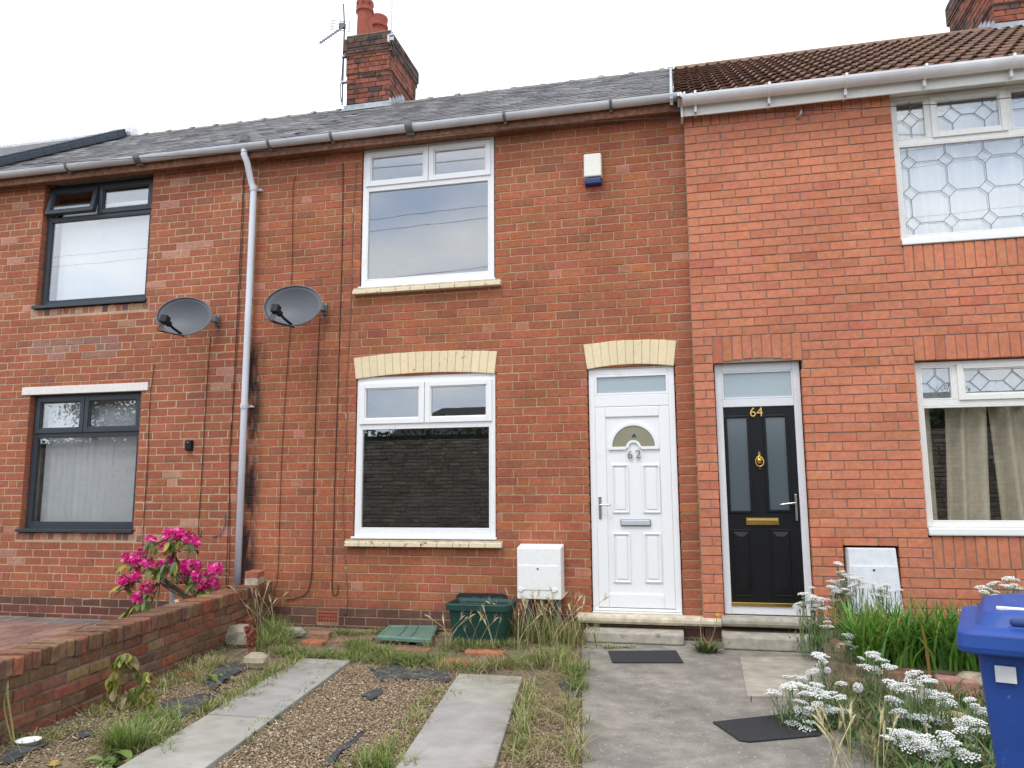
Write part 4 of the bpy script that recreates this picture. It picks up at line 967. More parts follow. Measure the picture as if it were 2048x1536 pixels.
# door entry camera on 60
a, b = at(371, 880, -.03), at(384, 901, -.03)
dc = thing('security_camera', ((a.x+b.x)/2, -.02, b.z), 'tiny black camera box on the brick wall below a dish', 'camera')
m = MB(); m.add(tapered(a.x, b.x, b.z, a.z, -.05, -.004, .006), FB); m.build('housing', 'blackp', dc, bevel=.008); MB().lathe([(.012, 0), (.012, .004)], ((a.x+b.x)/2, -.05, a.z-.03), 10, M=Matrix.Rotation(R(90), 3, 'X')).build('lens', 'gutter_joint', dc)
# satellite dishes
def dish(uc, vc, mount, label, w=.62, h=.46, tw=0.0):
    c = at(uc, vc, -.42); t = thing('satellite_dish', (c.x, -.2, c.z-.3), label, 'satellite dish')
    N = Vector((.16+tw, -.94, .26)).normalized(); U = Vector((1, 0, -.10-tw*.6)); U = (U-N*U.dot(N)).normalized(); V = N.cross(U); V = V if V.z > 0 else -V
    m = MB(); nr, na = 7, 36; vs = []
    P_ = lambda r_, a_: c+U*(r_*w/2*math.cos(a_))+V*(r_*h/2*math.sin(a_))
    for lay_ in (0, 1):
        for i in range(nr+1):
            r_ = i/nr
            for k in range(na): a_ = 2*math.pi*k/na; vs.append(P_(r_, a_)+N*((r_*r_-1)*.075)+(N*-.010 if lay_ else N*0))
    fs = []; q = (nr+1)*na
    for i in range(nr):
        for k in range(na): k2 = (k+1) % na; fs.append((i*na+k, i*na+k2, (i+1)*na+k2, (i+1)*na+k)); fs.append((q+i*na+k, q+(i+1)*na+k, q+(i+1)*na+k2, q+i*na+k2))
    fs += [(nr*na+k, nr*na+(k+1) % na, q+nr*na+(k+1) % na, q+nr*na+k) for k in range(na)]
    m.add(vs, fs); m.build('reflector', 'dish', t, smooth=True)
    m = MB(); m.tube([P_(1, 2*math.pi*k/na) for k in range(na)], .007, 6, close=True); m.build('rim', 'gutter_joint', t, smooth=True)
    e = c+N*.25+V*-.195+U*-.02; s0 = P_(.92, -math.pi/2+.12)+N*-.02
    MB().tube([s0, s0*.5+e*.5+V*-.01, e], .014, 8).build('feed_arm', 'blackp', t)
    Q = Matrix((U, N, V)).transposed().to_4x4(); Q.translation = e
    m = MB(); m.box(-.045, .03, -.03, .05, -.035, .05, M=Q); m.lathe([(.03, 0), (.034, .05), (.02, .06)], e+N*-.03, 12, M=Matrix((U, V, -N)).transposed()); l_ = m.build('receiver', 'blackp', t, bevel=.006)
    m = MB()
    for k in range(4): m.tube(smooth_path([e+U*(-.035+.018*k)+V*-.03, e+U*(-.05+.018*k)+V*-.12, s0+U*(-.06+.02*k)+V*-.01, s0+N*-.06]), .0035, 5)
    m.build('receiver_lead', 'cable', l_)
    mw = at(*mount, 0); bk = c+N*-.10+U*.1
    m = MB(); m.tube([bk, (mw.x-.03, -.10, mw.z-.02), (mw.x, -.012, mw.z)], .022, 8); m.box(mw.x-.03, mw.x+.03, -.014, -.002, mw.z-.07, mw.z+.06); m.box(mw.x-.025, mw.x+.035, -.10, -.014, mw.z-.035, mw.z+.03); m.build('mount', 'gutter_joint', t)
    for dz in (-.055, .045): MB().lathe([(.009, 0), (.009, .008)], (mw.x+.018, -.014, mw.z+dz), 6, M=Matrix.Rotation(R(90), 3, 'X')).build('bolt', 'steel', t)
dish(368, 632, (436, 641), 'dark grey oval satellite dish left of the downpipe')
dish(585, 611, (650, 618), 'dark grey oval satellite dish right of the downpipe', .64, .48, -.08)
# cables clipped down the brickwork
CAB = [
 ('thin black cable just left of the downpipe with its twin', [(487, 345), (478, 560), (465, 820), (455, 1090), (452, 1170)], 'cable', .006),
 ('second black cable close beside the downpipe', [(481, 345), (488, 360), (483, 520), (470, 770), (459, 900), (460, 1060), (457, 1180)], 'cable', .005),
 ('black cable dropping from the left dish', [(421, 672), (412, 800), (404, 940), (397, 1055), (400, 1075), (404, 1060)], 'cable', .0065),
 ('black cable along the dark grey window edge', [(309, 728), (300, 800), (295, 930), (288, 1030), (285, 1095)], 'cable', .006),
 ('black cable running past the right dish to the ground', [(592, 352), (586, 380), (585, 500), (583, 570), (580, 660), (570, 800), (562, 950), (556, 1140), (548, 1180)], 'cable', .005),
 ('black cable from the right dish mount curving left at its foot', [(640, 632), (634, 760), (629, 900), (626, 1050), (623, 1150), (612, 1187), (590, 1197), (572, 1200)], 'cable', .007),
 ('black cable ending in a small hook above the air brick', [(686, 326), (685, 460), (681, 620), (675, 800), (670, 950), (666, 1100), (664, 1170), (668, 1190), (675, 1186), (676, 1170)], 'cable', .007),
 ('flaking brown cable left of the white windows', [(713, 325), (706, 420), (704, 500), (702, 590), (697, 700), (692, 780), (692, 880), (688, 960), (684, 1010), (688, 1080), (691, 1140), (694, 1190), (690, 1232)], 'cable_copper', .008),
]
for lab, pts, mt, rad in CAB:
    P3 = [at(u, v, -.012) for u, v in pts]; MB().tube(smooth_path(P3), rad*.62, 6).build('cable', mt, label=lab, cat='cable', smooth=True)
# short grey lead on wall 60
MB().tube(smooth_path([at(450, 1030, -.01), at(449, 1050, -.012), at(440, 1068, -.012), at(425, 1073, -.012)]), .006, 6).build('cable', 'gutter_joint', label='short grey cable bending left behind the pink shrub', cat='cable')
# overhead wires to the bracket on 64
br = at(1600, 222, Y64-.05)
m = MB(); m.tube(smooth_path([(br.x-.03, Y64, br.z-.05), (br.x, Y64-.05, br.z-.04), (br.x+.01, Y64-.05, br.z), (br.x+.02, Y64, br.z+.02)]), .012, 6); wb_ = thing('wire_bracket', br, 'small metal hook for the overhead wires under the white gutter', 'bracket'); m.build('hook', 'steel', wb_)
def wire(pts, lab, r_=.004): MB().tube(smooth_path(pts, 6), r_, 5).build('overhead_wire', 'wire', label=lab, cat='wire')
wire([at(0, 332, -.30), at(600, 296, -.30), at(1100, 250, -.28), br], 'thin wire running along the grey gutter to the hook')
wire([br, at(1800, 212, -.30), at(2048, 192, -.35), (7, -.5, 4.9)], 'thin wire leaving the hook to the right')
for i, (z, y, dz) in enumerate(((9.6, -13.0, .35), (9.3, -13.2, .3), (7.9, -13.5, .4))):
    wire([(-40, y, z-dz*.2), (-20, y, z-dz), (-6, y, z), (8, y, z+dz*1.4), (30, y, z+dz*3)], ['upper telephone wire above the road mirrored in upstairs panes', 'lower twin telephone wire above the road mirrored in upstairs panes', 'lowest telephone wire above the road mirrored in upstairs panes'][i], .006)

# ------------------------------------------------------------------ garden wall
GWX = -3.40; ang = math.atan(SK)
gw = thing('garden_wall', (gx(GWX, -2.5)-.1, -2.5, 0), 'low weathered brick wall between the two front gardens', 'wall')
def gwm(s, d, z): # along wall from house (s), into the wall (d), up
    dirv = Vector((SK, -1, 0)).normalized(); nrm = Vector((1, SK, 0)).normalized(); o = Vector((GWX, 0, 0)); p = o+dirv*s-nrm*d; return Vector((p.x, p.y, z))
Lw = 5.6
m = MB(); A = [gwm(.05, .012, 0), gwm(Lw, .012, 0), gwm(Lw, .205, 0), gwm(.05, .205, 0)]
m.add([(p.x, p.y, -.15) for p in A]+[(p.x, p.y, .43) for p in A], [(0, 1, 2, 3), (7, 6, 5, 4), (0, 4, 5, 1), (1, 5, 6, 2), (2, 6, 7, 3), (3, 7, 4, 0)]); core = m.build('core', 'mortar_dark', gw)
def cgw(x, z, w, r): return hsvj(r.choice([(.20, .085, .052), (.18, .09, .055), (.19, .105, .06), (.135, .078, .055), (.24, .085, .048), (.17, .10, .058), (.22, .135, .07), (.23, .095, .055)]), r, .2)
zr = .355
rc = rects_of_bond(.05, Lw, -.08, zr, .232, .078, zr, lambda k: ((k % 2)*.11, (1,)), .0, .012, seed=71)
rotw = math.atan2(1, -SK); rc = [[-b, -a, c, d] for a, b, c, d in rc]
lay(rc, .011, 0, .09, cgw, gw, 'gwall_o', 'brick_a', 250, 12, rotz=rotw, O=(GWX, 0, 0), proud=.006, ch=.007)
# the wall's faces look towards +x: lay() puts the front on the local -y side
r = random.Random(17); s = .05; k = 0
while s < Lw-.05:
    w = r.uniform(.066, .084); p = gwm(s+w/2, -.012+r.uniform(-.006, .006), zr+.057+r.uniform(-.006, .006))
    me = brick_mesh(round(w/.006)*.006-.008, .108, .222, 'gwall_o', r.randrange(4), .010, .004, 'coping_brick')
    inst('coping_brick', me, p, gw, cgw(0, 0, w, r), (r.uniform(-.02, .02), r.uniform(-.03, .03), rotw+r.uniform(-.02, .02))); s += w; k += 1
for (zz, cc, dz) in ((.50, (.42, .36, .27), .075), (.568, (.36, .13, .08), .06)):
    p = gwm(.28, .02, zz); inst('loose_brick', brick_mesh(.24, dz, .13, 'gwall_o', 1, .008, .004, 'loose_brick'), p, gw, cc, (0, 0, rotw+.1))

# ------------------------------------------------------------------ block paving in front of 60
drive = sheet('block_paving', [(-9.5, -4.2), (gx(GWX-.215, -4.2), -4.2), (gx(GWX-.215, -.02), -.02), (-9.5, -.02)], -.12, -.012, 'joint_sand')
items = []; r = random.Random(5)
pm_ = [brick_mesh(.100, .200, .05, 'paver', i, .004, .001, 'paver') for i in range(4)]
y = -.03; row = 0
while y > -2.6:
    if row == 0: w_, l_ = .105, .21
    x = -7.6+(row % 2)*.052
    while x < gx(GWX-.24, y)-.05:
        p = Vector((x, y-.105, -.004+r.uniform(-.003, .003)))
        items.append(((p-Vector(CPOS)).length, p, row)); x += .105
    y -= .21; row += 1
items = [i for i in items if -40 < proj(i[1])[0] < 900]
items.sort(key=lambda q: q[0]); mb = MB()
for i, (d_, p, row) in enumerate(items):
    c = hsvj((.17, .155, .145), r, .12, .02) if row < 1 else hsvj(r.choice([(.25, .145, .11), (.22, .125, .10), (.28, .165, .125)]), r, .10)
    if i < 300: inst('paver', pm_[i % 4], p, drive, c, (R(-90), 0, 0))
    else:
        me = pm_[i % 4]; Rm = Matrix.Rotation(R(-90), 3, 'X'); mb.add([p+Rm @ Vector(v.co) for v in me.vertices], [tuple(f.vertices) for f in me.polygons], c)
if mb.v: mb.build('paver_field', 'brick2_a', drive, kind='stuff')

# ------------------------------------------------------------------ boxes, lids, mats, bin
def rr_loop(w, d, rad, n=7):                # rounded rectangle
    out = []
    for (sx, sy, a0) in ((1, 1, 0), (-1, 1, 90), (-1, -1, 180), (1, -1, 270)):
        for i in range(n+1): a = R(a0+90*i/n); out.append((sx*(w/2-rad)+rad*math.cos(a), sy*(d/2-rad)+rad*math.sin(a)))
    return out
def loft(m, loops, cap0=True, cap1=True):
    n = len(loops[0]); vs = [p for l in loops for p in l]; fs = []
    for i in range(len(loops)-1): fs += [(i*n+j, i*n+(j+1) % n, (i+1)*n+(j+1) % n, (i+1)*n+j) for j in range(n)]
    if cap0: fs.append(tuple(range(n-1, -1, -1)))
    if cap1: fs.append(tuple((len(loops)-1)*n+j for j in range(n)))
    m.add(vs, fs); return m
tb = (gz(907, 1288)+gz(1005, 1288))/2
tcx, tcy = tb.x+.01, -.42; tw = at(1016, 1215, -.5).x-at(893, 1215, -.5).x; th = at(950, 1203, -.45).z
tub = thing('recycling_box', (tcx, tcy, .005), 'open dark green recycling box against the house wall', 'recycling box')
m = MB(); lp = lambda w, d, z, rd=.06: [(tcx+x, tcy+y, z) for x, y in rr_loop(w, d, rd)]
loft(m, [lp(tw-.12, .28, .005), lp(tw-.10, .30, .02), lp(tw-.035, .375, th-.05), lp(tw-.03, .38, th-.045), lp(tw-.045, .365, th-.02), lp(tw-.12, .29, .03)], True, True); m.build('tub', 'green_box', tub)
m = MB(); loft(m, [lp(tw-.035, .372, th-.065), lp(tw+.01, .415, th-.06), lp(tw+.012, .418, th-.012), lp(tw+.004, .41, th), lp(tw-.03, .375, th), lp(tw-.05, .355, th-.03)], False, False); m.build('rim', 'green_box', tub)
for x_ in (-.12, 0, .12):
    for sgn in (-1, 1): MB().box(tcx+x_-.04, tcx+x_+.04, tcy+sgn*.20-.006, tcy+sgn*.20+.012, th-.004, th+.010).build('rim_notch', 'green_box', tub, bevel=.003)
bl = MB(); a = at(915, 1189, -.05); b = at(1018, 1195, -.05)
cxl = (a.x+b.x)/2; hL = a.z+.01; hl = b.x-a.x; Ml = Matrix.Translation((cxl, -.17, .02)) @ Matrix.Rotation(R(-11), 4, 'X')
l2 = lambda w, h_, y, rd: [tuple(Ml @ Vector((x, y, z+h_/2))) for x, z in rr_loop(w, h_, rd)]
loft(bl, [l2(hl, hL, 0, .05), l2(hl, hL, .02, .05), l2(hl-.03, hL-.03, .035, .05)]); bl.build('box_lid', 'blackp', label='black box lid leaning against the wall behind the green box', cat='lid')
la, lb_ = gz(752, 1285), gz(862, 1292); lc, ld = gz(776, 1262), gz(873, 1263)
lid = thing('box_lid', ((la.x+lb_.x)/2, (la.y+lc.y)/2, .04), 'faded green box lid lying flat on the bricks', 'lid')
Q4 = [la, lb_, ld+Vector((.02, 0, 0)), lc]; ce = sum(Q4, Vector())/4; zt_ = .062
lpz = lambda s_, z: [(ce.x+(p.x-ce.x)*s_, ce.y+(p.y-ce.y)*s_, z) for p in Q4]
m = MB(); loft(m, [lpz(1.0, .022), lpz(1.0, .052), lpz(.95, zt_), lpz(.86, zt_), lpz(.84, zt_-.008)]); m.build('tray', 'green_lid', lid, bevel=.012, seg=3)
m = MB()
for t in (.36, .62):
    p0 = Q4[0].lerp(Q4[1], t); p1 = Q4[3].lerp(Q4[2], t); p0 = p0.lerp(ce, .12); p1 = p1.lerp(ce, .12); m.tube([(p0.x, p0.y, zt_-.008), ((p0.x+p1.x)/2+.01, (p0.y+p1.y)/2, zt_-.006), (p1.x, p1.y, zt_-.008)], .011, 6)
m.build('rib', 'green_lid', lid)
def mat_(pts, lab):
    mid = sum([Vector((*p, 0)) for p in pts], Vector())/len(pts)
    return sheet('doormat', pts, .0135, .024, 'rubber', kind=None, label=lab, cat='doormat', bevel=.006)
mat_([tuple(gz(*q)[:2]) for q in ((1225, 1330), (1367, 1330), (1353, 1306), (1216, 1307))], 'small black rubber doormat below the white door step')
mat_([tuple(gz(*q)[:2]) for q in ((1425, 1451), (1462, 1476), (1478, 1488), (1500, 1491), (1640, 1478), (1690, 1425), (1560, 1436))], 'large black rubber mat askew on the path beside the flowers')

# wheelie bin
BY = -4.62; bp0 = at(1902, 1285, BY)
bz_rim = bp0.z; bw = .60; bd = .66; bx0 = bp0.x; ba = R(-19)
bin_ = thing('wheelie_bin', (bx0+bw/2, BY+bd/2, -.03), 'blue wheelie bin with painted lid at the right edge', 'bin')
BMt = Matrix.Translation((bx0+.015, BY, -.03)) @ Matrix.Rotation(ba, 4, 'Z')
bl_ = lambda x0, x1, y0, y1, z, rd=.04: [tuple(BMt @ Vector((((x0+x1)/2)+x, ((y0+y1)/2)+y, z))) for x, y in rr_loop(x1-x0, y1-y0, rd)]
zr_ = bz_rim+.03-.01
m = MB(); loft(m, [bl_(.115, bw-.115, .14, bd-.06, .02), bl_(.11, bw-.11, .13, bd-.06, .05), bl_(.058, bw-.058, .058, bd-.03, zr_-.03), bl_(.035, bw-.035, .035, bd-.02, zr_-.028), bl_(.035, bw-.035, .035, bd-.02, zr_)]); m.build('body', 'bin_blue', bin_)
m = MB(); loft(m, [bl_(.004, bw-.004, .0, bd+.02, zr_-.022, .05), bl_(0, bw, -.005, bd+.02, zr_+.0, .05), bl_(.004, bw-.004, .0, bd+.02, zr_+.045, .05), bl_(.02, bw-.02, .02, bd, zr_+.052, .05), bl_(.06, bw-.06, .055, bd-.02, zr_+.06, .06), bl_(.085, bw-.085, .085, bd-.05, zr_+.105, .08), bl_(.15, bw-.15, .16, bd-.10, zr_+.125, .1), bl_(.24, bw-.24, .26, bd-.2, zr_+.130, .06)]); ld_ = m.build('lid', 'bin_blue', bin_, bevel=.006)
hm = MB(); hm.box(.16, bw-.16, .055, .085, zr_+.066, zr_+.093, M=BMt); hm.build('grip_recess', 'blue_plastic', ld_, bevel=.012, seg=3)
hm = MB(); hm.tube([BMt @ Vector((.155, .062, zr_+.062)), BMt @ Vector((bw-.155, .062, zr_+.062))], .007, 8); hm.build('grip_lip', 'bin_blue', ld_)
def on_lid(pts, w, th=.003):
    m = MB()
    for i in range(len(pts)-1):
        a, b = Vector((*pts[i], 0)), Vector((*pts[i+1], 0)); d_ = (b-a).normalized(); n_ = Vector((-d_.y, d_.x, 0))*w
        q = [a-d_*w*.5-n_, b+d_*w*.5-n_, b+d_*w*.5+n_, a-d_*w*.5+n_]
        zf_ = lambda p: zr_+.108+.018*min(1, max(0, (p.y-.085)/.10))+(.004 if p.y > .2 else 0)
        m.add([BMt @ Vector((p.x, p.y, zf_(p)+th)) for p in q]+[BMt @ Vector((p.x, p.y, zf_(p)-.004)) for p in q], [(0, 1, 2, 3), (0, 4, 5, 1), (1, 5, 6, 2), (2, 6, 7, 3), (3, 7, 4, 0)])
    return m.build('painted_mark', 'white_paint', ld_)
on_lid([(.13, .135), (.24, .13)], .009); on_lid([(.235, .118), (.255, .150)], .008)
on_lid([(.255, .135), (.36, .13), (.42, .15)], .009); on_lid([(.27, .16), (.285, .215), (.33, .24), (.40, .24)], .011)
sp = MB(); sp.box(.105, .165, .0, .005, zr_-.115, zr_-.062, M=BMt @ Matrix.Translation((0, .052, 0))); sp.build('sticker', 'sticker', bin_)

# loose stones, bricks, membrane
def rock(name, p, s_, c, lab, cat='stone', seed=1, parent=None, rot=0.0):
    r = random.Random(seed); m = MB(); n, k = 9, 6; vs = []
    for j in range(k+1):
        ph = math.pi*j/k
        for i in range(n):
            a = 2*math.pi*i/n; q = 1+r.uniform(-.14, .14); cx = math.copysign(abs(math.cos(a))**.7, math.cos(a)); cy = math.copysign(abs(math.sin(a))**.7, math.sin(a))
            x, y = s_[0]*math.sin(ph)**.6*cx*q, s_[1]*math.sin(ph)**.6*cy*q
            vs.append((p[0]+x*math.cos(rot)-y*math.sin(rot), p[1]+x*math.sin(rot)+y*math.cos(rot), p[2]+s_[2]*-math.cos(ph)*(1+r.uniform(-.06, .06))))
    m.add(vs, [(j*n+i, j*n+(i+1) % n, (j+1)*n+(i+1) % n, (j+1)*n+i) for j in range(k) for i in range(n)])
    o = m.build(name, 'stone', parent, label=lab, cat=cat if lab else None); o.color = (*c, 1); return o
def gs(u, v, h): p = gz(u, v); return (p.x, p.y, h)
rock('stone', gs(512, 1335, .05), (.10, .07, .07), (.34, .29, .21), 'rounded buff stone beside the red dock stalk', seed=2)
rock('stone', gs(478, 1290, .08), (.14, .10, .11), (.30, .27, .20), 'large tilted buff stone near the wall end', seed=3)
rock('stone', gs(588, 1272, .035), (.12, .06, .05), (.25, .25, .21), 'flat grey green stone near the air brick', seed=4)
def loose_brick(u, v, c, lab, rot, sx=.21, sy=.10, sz=.05, z=.0, group=None):
    p = gz(u, v); m = MB(); m.box(-sx/2, sx/2, -sy/2, sy/2, -.03, sz, M=Matrix.Translation((p.x, p.y, z)) @ Matrix.Rotation(rot, 4, 'Z') @ Matrix.Rotation(random.uniform(-.06, .06), 4, 'X'))
    o = m.build('loose_brick', 'gwall_o', bevel=.012, label=lab, cat='brick', group=group); o.color = (*hsvj(c, random, .1), 1); return o
loose_brick(640, 1274, (.30, .15, .10), 'brick lying beside the flat grey green stone', .1)
loose_brick(372, 1353, (.36, .12, .06), 'orange brick fragment half buried at the wall foot', .4, .16, .08, .025)
for i, (u, v, lab) in enumerate(((628, 1285, 'orange paving brick nearest the garden wall stones'), (690, 1283, 'brown paving brick left of the green lid'), (725, 1279, 'brown paving brick touching the green lid'),
        (612, 1312, 'orange paving brick at the top of the left wheel track'), (790, 1300, 'brown paving brick in front of the green lid'), (835, 1302, 'dull brick at the lid corner'),
        (893, 1323, 'bright orange paving brick left of the front pair'), (930, 1325, 'bright orange paving brick right of the front pair'), (955, 1305, 'orange brick just below the green box'), (985, 1306, 'orange brick at the box right corner'), (1020, 1328, 'small orange brick sunk in the dry grass'), (748, 1296, 'broken brown brick in grass by the lid'))):
    loose_brick(u, v, (.40, .14, .075) if 'orange' in lab else (.25, .125, .085), lab, random.uniform(-.08, .25), .22, .12, .018)
def membrane(name, cpts, lab, seed, lift=.0):
    r = random.Random(seed); pts = [gz(u, v) for u, v in cpts]; c = sum(pts, Vector())/len(pts); m = MB(); n = len(pts); vs = []; K = 5
    dense = []
    for i in range(n):
        for k in range(3): dense.append(pts[i].lerp(pts[(i+1) % n], k/3)+Vector((r.uniform(-.015, .015), r.uniform(-.015, .015), 0)))
    n = len(dense)
    for side in (0, 1):
        for k in range(K+1):
            for p in dense:
                q = c.lerp(p, k/K); z = .010+lift*.6+.006*math.sin(q.x*23+seed)*math.sin(q.y*19)-(r.uniform(.004, .010) if k == K and side == 0 else 0); vs.append((q.x, q.y, z-(.003 if side else 0)))
    h_ = (K+1)*n; fs = []
    for k in range(K):
        for i in range(n): j = (i+1) % n; fs += [(k*n+i, (k+1)*n+i, (k+1)*n+j, k*n+j), (h_+k*n+i, h_+k*n+j, h_+(k+1)*n+j, h_+(k+1)*n+i)]
    fs += [(K*n+i, h_+K*n+i, h_+K*n+(i+1) % n, K*n+(i+1) % n) for i in range(n)]
    m.add(vs, fs); return m.build(name, 'membrane', label=lab, cat='membrane', smooth=True)
membrane('weed_membrane', [(290, 1440), (330, 1405), (395, 1390), (430, 1392), (400, 1420), (340, 1450)], 'black membrane sheet showing between wall and left wheel track', 1)
membrane('weed_membrane', [(405, 1370), (418, 1345), (450, 1330), (480, 1325), (492, 1340), (450, 1365), (425, 1385)], 'crumpled black membrane near the buff stone', 2, .02)
membrane('weed_membrane', [(735, 1335), (790, 1332), (860, 1340), (905, 1345), (900, 1365), (830, 1360), (760, 1362)], 'black membrane strip across the top of the gravel', 3)
membrane('weed_membrane', [(725, 1395), (760, 1380), (765, 1390), (740, 1402)], 'small black membrane flap in the gravel', 4, .01)
membrane('weed_membrane', [(640, 1530), (680, 1495), (735, 1455), (728, 1470), (690, 1500), (660, 1532)], 'narrow black membrane tear running through the gravel', 5, .0)
membrane('weed_membrane', [(1130, 1345), (1158, 1340), (1160, 1390), (1140, 1400), (1120, 1370)], 'black membrane edge against the concrete path', 6, .0)
membrane('weed_membrane', [(0, 1518), (30, 1490), (70, 1478), (100, 1484), (60, 1505), (20, 1530)], 'black membrane scrap at the near foot of the wall', 7)
membrane('weed_membrane', [(150, 1466), (185, 1462), (190, 1472), (160, 1478)], 'tiny black membrane scrap in gravel by the wall', 8)
mp_ = gz(56, 1492); m = MB(); m.lathe([(.0, .004), (.045, .004), (.062, .028), (.066, .03), (.060, .026), (.044, .009), (0, .009)], (mp_.x, mp_.y, .004), 18); m.build('saucer', 'white_plastic', label='small white saucer on the gravel beside the wall', cat='saucer', smooth=True)
mp_ = gz(108, 1530); m = MB(); m.lathe([(.02, 0), (.03, .006), (.022, .018), (.0, .02)], (mp_.x, mp_.y, .0), 12); o = m.build('plastic_cup', 'cream_plastic', label='crumpled yellow plastic lid at the lower left', cat='litter')
o.data.materials[0] = plain('yellow_plastic', (.42, .27, .06), .5)

# gravel: uncountable
def octas(cen, sz, cols, name, mat):
    n = len(cen); base = np.array([(1, 0, 0), (0, 1, 0), (-1, 0, 0), (0, -1, 0), (0, 0, .75), (0, 0, -.75), ]); fc = np.array([(0, 1, 4), (1, 2, 4), (2, 3, 4), (3, 0, 4), (1, 0, 5), (2, 1, 5), (3, 2, 5), (0, 3, 5)])
    a = rng.uniform(0, 6.28, n); ca, sa = np.cos(a), np.sin(a)
    b = base[None]*sz[:, None, None]*rng.uniform(.6, 1.25, (n, 6, 1)); x = b[..., 0]*ca[:, None]-b[..., 1]*sa[:, None]; y = b[..., 0]*sa[:, None]+b[..., 1]*ca[:, None]
    v = np.stack([x+cen[:, 0:1], y+cen[:, 1:2], b[..., 2]+cen[:, 2:3]], -1).reshape(-1, 3); f = (fc[None]+6*np.arange(n)[:, None, None]).reshape(-1, 3)
    me = bpy.data.meshes.new(name); me.from_pydata(v.tolist(), [], f.tolist()); at_ = me.attributes.new('tint', 'FLOAT_COLOR', 'POINT'); at_.data.foreach_set('color', np.repeat(np.concatenate([cols, np.ones((n, 1))], 1), 6, 0).astype(np.float32).ravel())
    me.materials.append(MT[mat]); o = bpy.data.objects.new(name, me); col.objects.link(o); return o
def scatter(n, xa, xb, ya, yb, edge=.0):
    y = rng.uniform(yb, ya, n); x = rng.uniform(xa, xb, n); x = x+rng.normal(0, edge, n); return np.stack([x-SK*y, y, np.zeros(n)], 1)
c1 = scatter(26000, -2.02, -1.07, -1.55, -4.8); c2 = scatter(11000, -3.38, -2.50, -1.9, -4.8); c3 = scatter(3500, -.55, -.12, -2.0, -4.8)
cen = np.concatenate([c1, c2, c3]); n = len(cen); cen[:, 2] = rng.uniform(-.008, .006, n)
pal = np.array([(.36, .27, .17), (.25, .18, .11), (.46, .38, .27), (.30, .20, .12), (.20, .15, .10), (.60, .54, .44)]); cols = pal[rng.choice(6, n, p=[.28, .25, .14, .18, .11, .04])]*rng.uniform(.8, 1.2, (n, 1))
o = octas(cen, rng.uniform(.004, .0095, n), cols*np.array([.86, .84, .82]), 'gravel', 'gravel'); place(o, (0, 0, 0), None, 'stuff', 'tan pea gravel between the wheel tracks and along the wall', 'gravel')

# ------------------------------------------------------------------ plants
def blades(base, h, az, lean, w, cols, droop=0.0):
    """arrays of tapering bent blades -> verts, faces, colours"""
    n = len(base); T = np.array([0, .35, .7, 1.0]); wid = np.array([.8, 1.0, .65, .0]); d = np.stack([np.cos(az), np.sin(az)], 1); s = np.stack([-np.sin(az), np.cos(az)], 1); vs = []
    for t, q in zip(T, wid):
        out = (lean*t**1.7*h)[:, None]*d; z = h*(t-.28*np.minimum(lean, 1.6)*t**2*(1+droop*t)); c = np.concatenate([base[:, :2]+out, (base[:, 2]+z)[:, None]], 1)
        if q > 0:
            for sg in (-1, 1): vs.append(c+np.concatenate([s*(sg*w*q*.5)[:, None], np.zeros((n, 1))], 1))
        else: vs.append(c)
    v = np.stack(vs, 1).reshape(-1, 3); k = 7*np.arange(n)[:, None]
    q4 = np.concatenate([k+np.array([[0, 1, 3, 2]]), k+np.array([[2, 3, 5, 4]])]).tolist(); q3 = (k+np.array([[4, 5, 6]])).tolist()
    return v, q4+q3, np.repeat(cols, 7, 0)
class NB:
    def __init__(s): s.v = []; s.f = []; s.c = []; s.n = 0
    def add(s, v, f, c): s.f += [tuple(i+s.n for i in q) for q in f]; s.v.append(np.asarray(v)); s.c.append(np.asarray(c)); s.n += len(v)
    def build(s, name, mat, parent=None, origin=(0, 0, 0), **k):
        v = np.concatenate(s.v); c = np.concatenate(s.c); origin = Vector(origin); me = bpy.data.meshes.new(name); me.from_pydata((v-np.array(origin)).tolist(), [], s.f)
        at_ = me.attributes.new('tint', 'FLOAT_COLOR', 'POINT'); at_.data.foreach_set('color', np.concatenate([c[:, :3], np.ones((len(c), 1))], 1).astype(np.float32).ravel())
        me.materials.append(MT[mat]); o = bpy.data.objects.new(name, me); col.objects.link(o); return place(o, origin, parent, **k)
GREEN = np.array([(.13, .22, .04), (.18, .27, .06), (.10, .17, .035), (.23, .28, .08)]); DRY = np.array([(.42, .35, .18), (.50, .43, .25), (.34, .27, .13), (.30, .30, .11)])
def pick(P_, n, j=.15): return P_[rng.integers(0, len(P_), n)]*rng.uniform(1-j, 1+j, (n, 1))
def tuft(nb, p, n, h, spread=.05, dry=.3, w=.006, lean=(.2, 1.1)):
    a = rng.uniform(0, 6.28, n); r_ = spread*np.sqrt(rng.random(n)); b = np.stack([p[0]+r_*np.cos(a), p[1]+r_*np.sin(a), np.full(n, p[2] if len(p) > 2 else 0)-.004], 1)
    m_ = rng.random(n) < dry; c = np.where(m_[:, None], pick(DRY, n), pick(GREEN, n))
    nb.add(*blades(b, h*rng.uniform(.45, 1.1, n), a+rng.normal(0, .8, n), rng.uniform(*lean, n), w*rng.uniform(.6, 1.3, n), c))
def gp(u, v): p = gz(u, v); return (p.x, p.y, 0.0)
grass = NB()
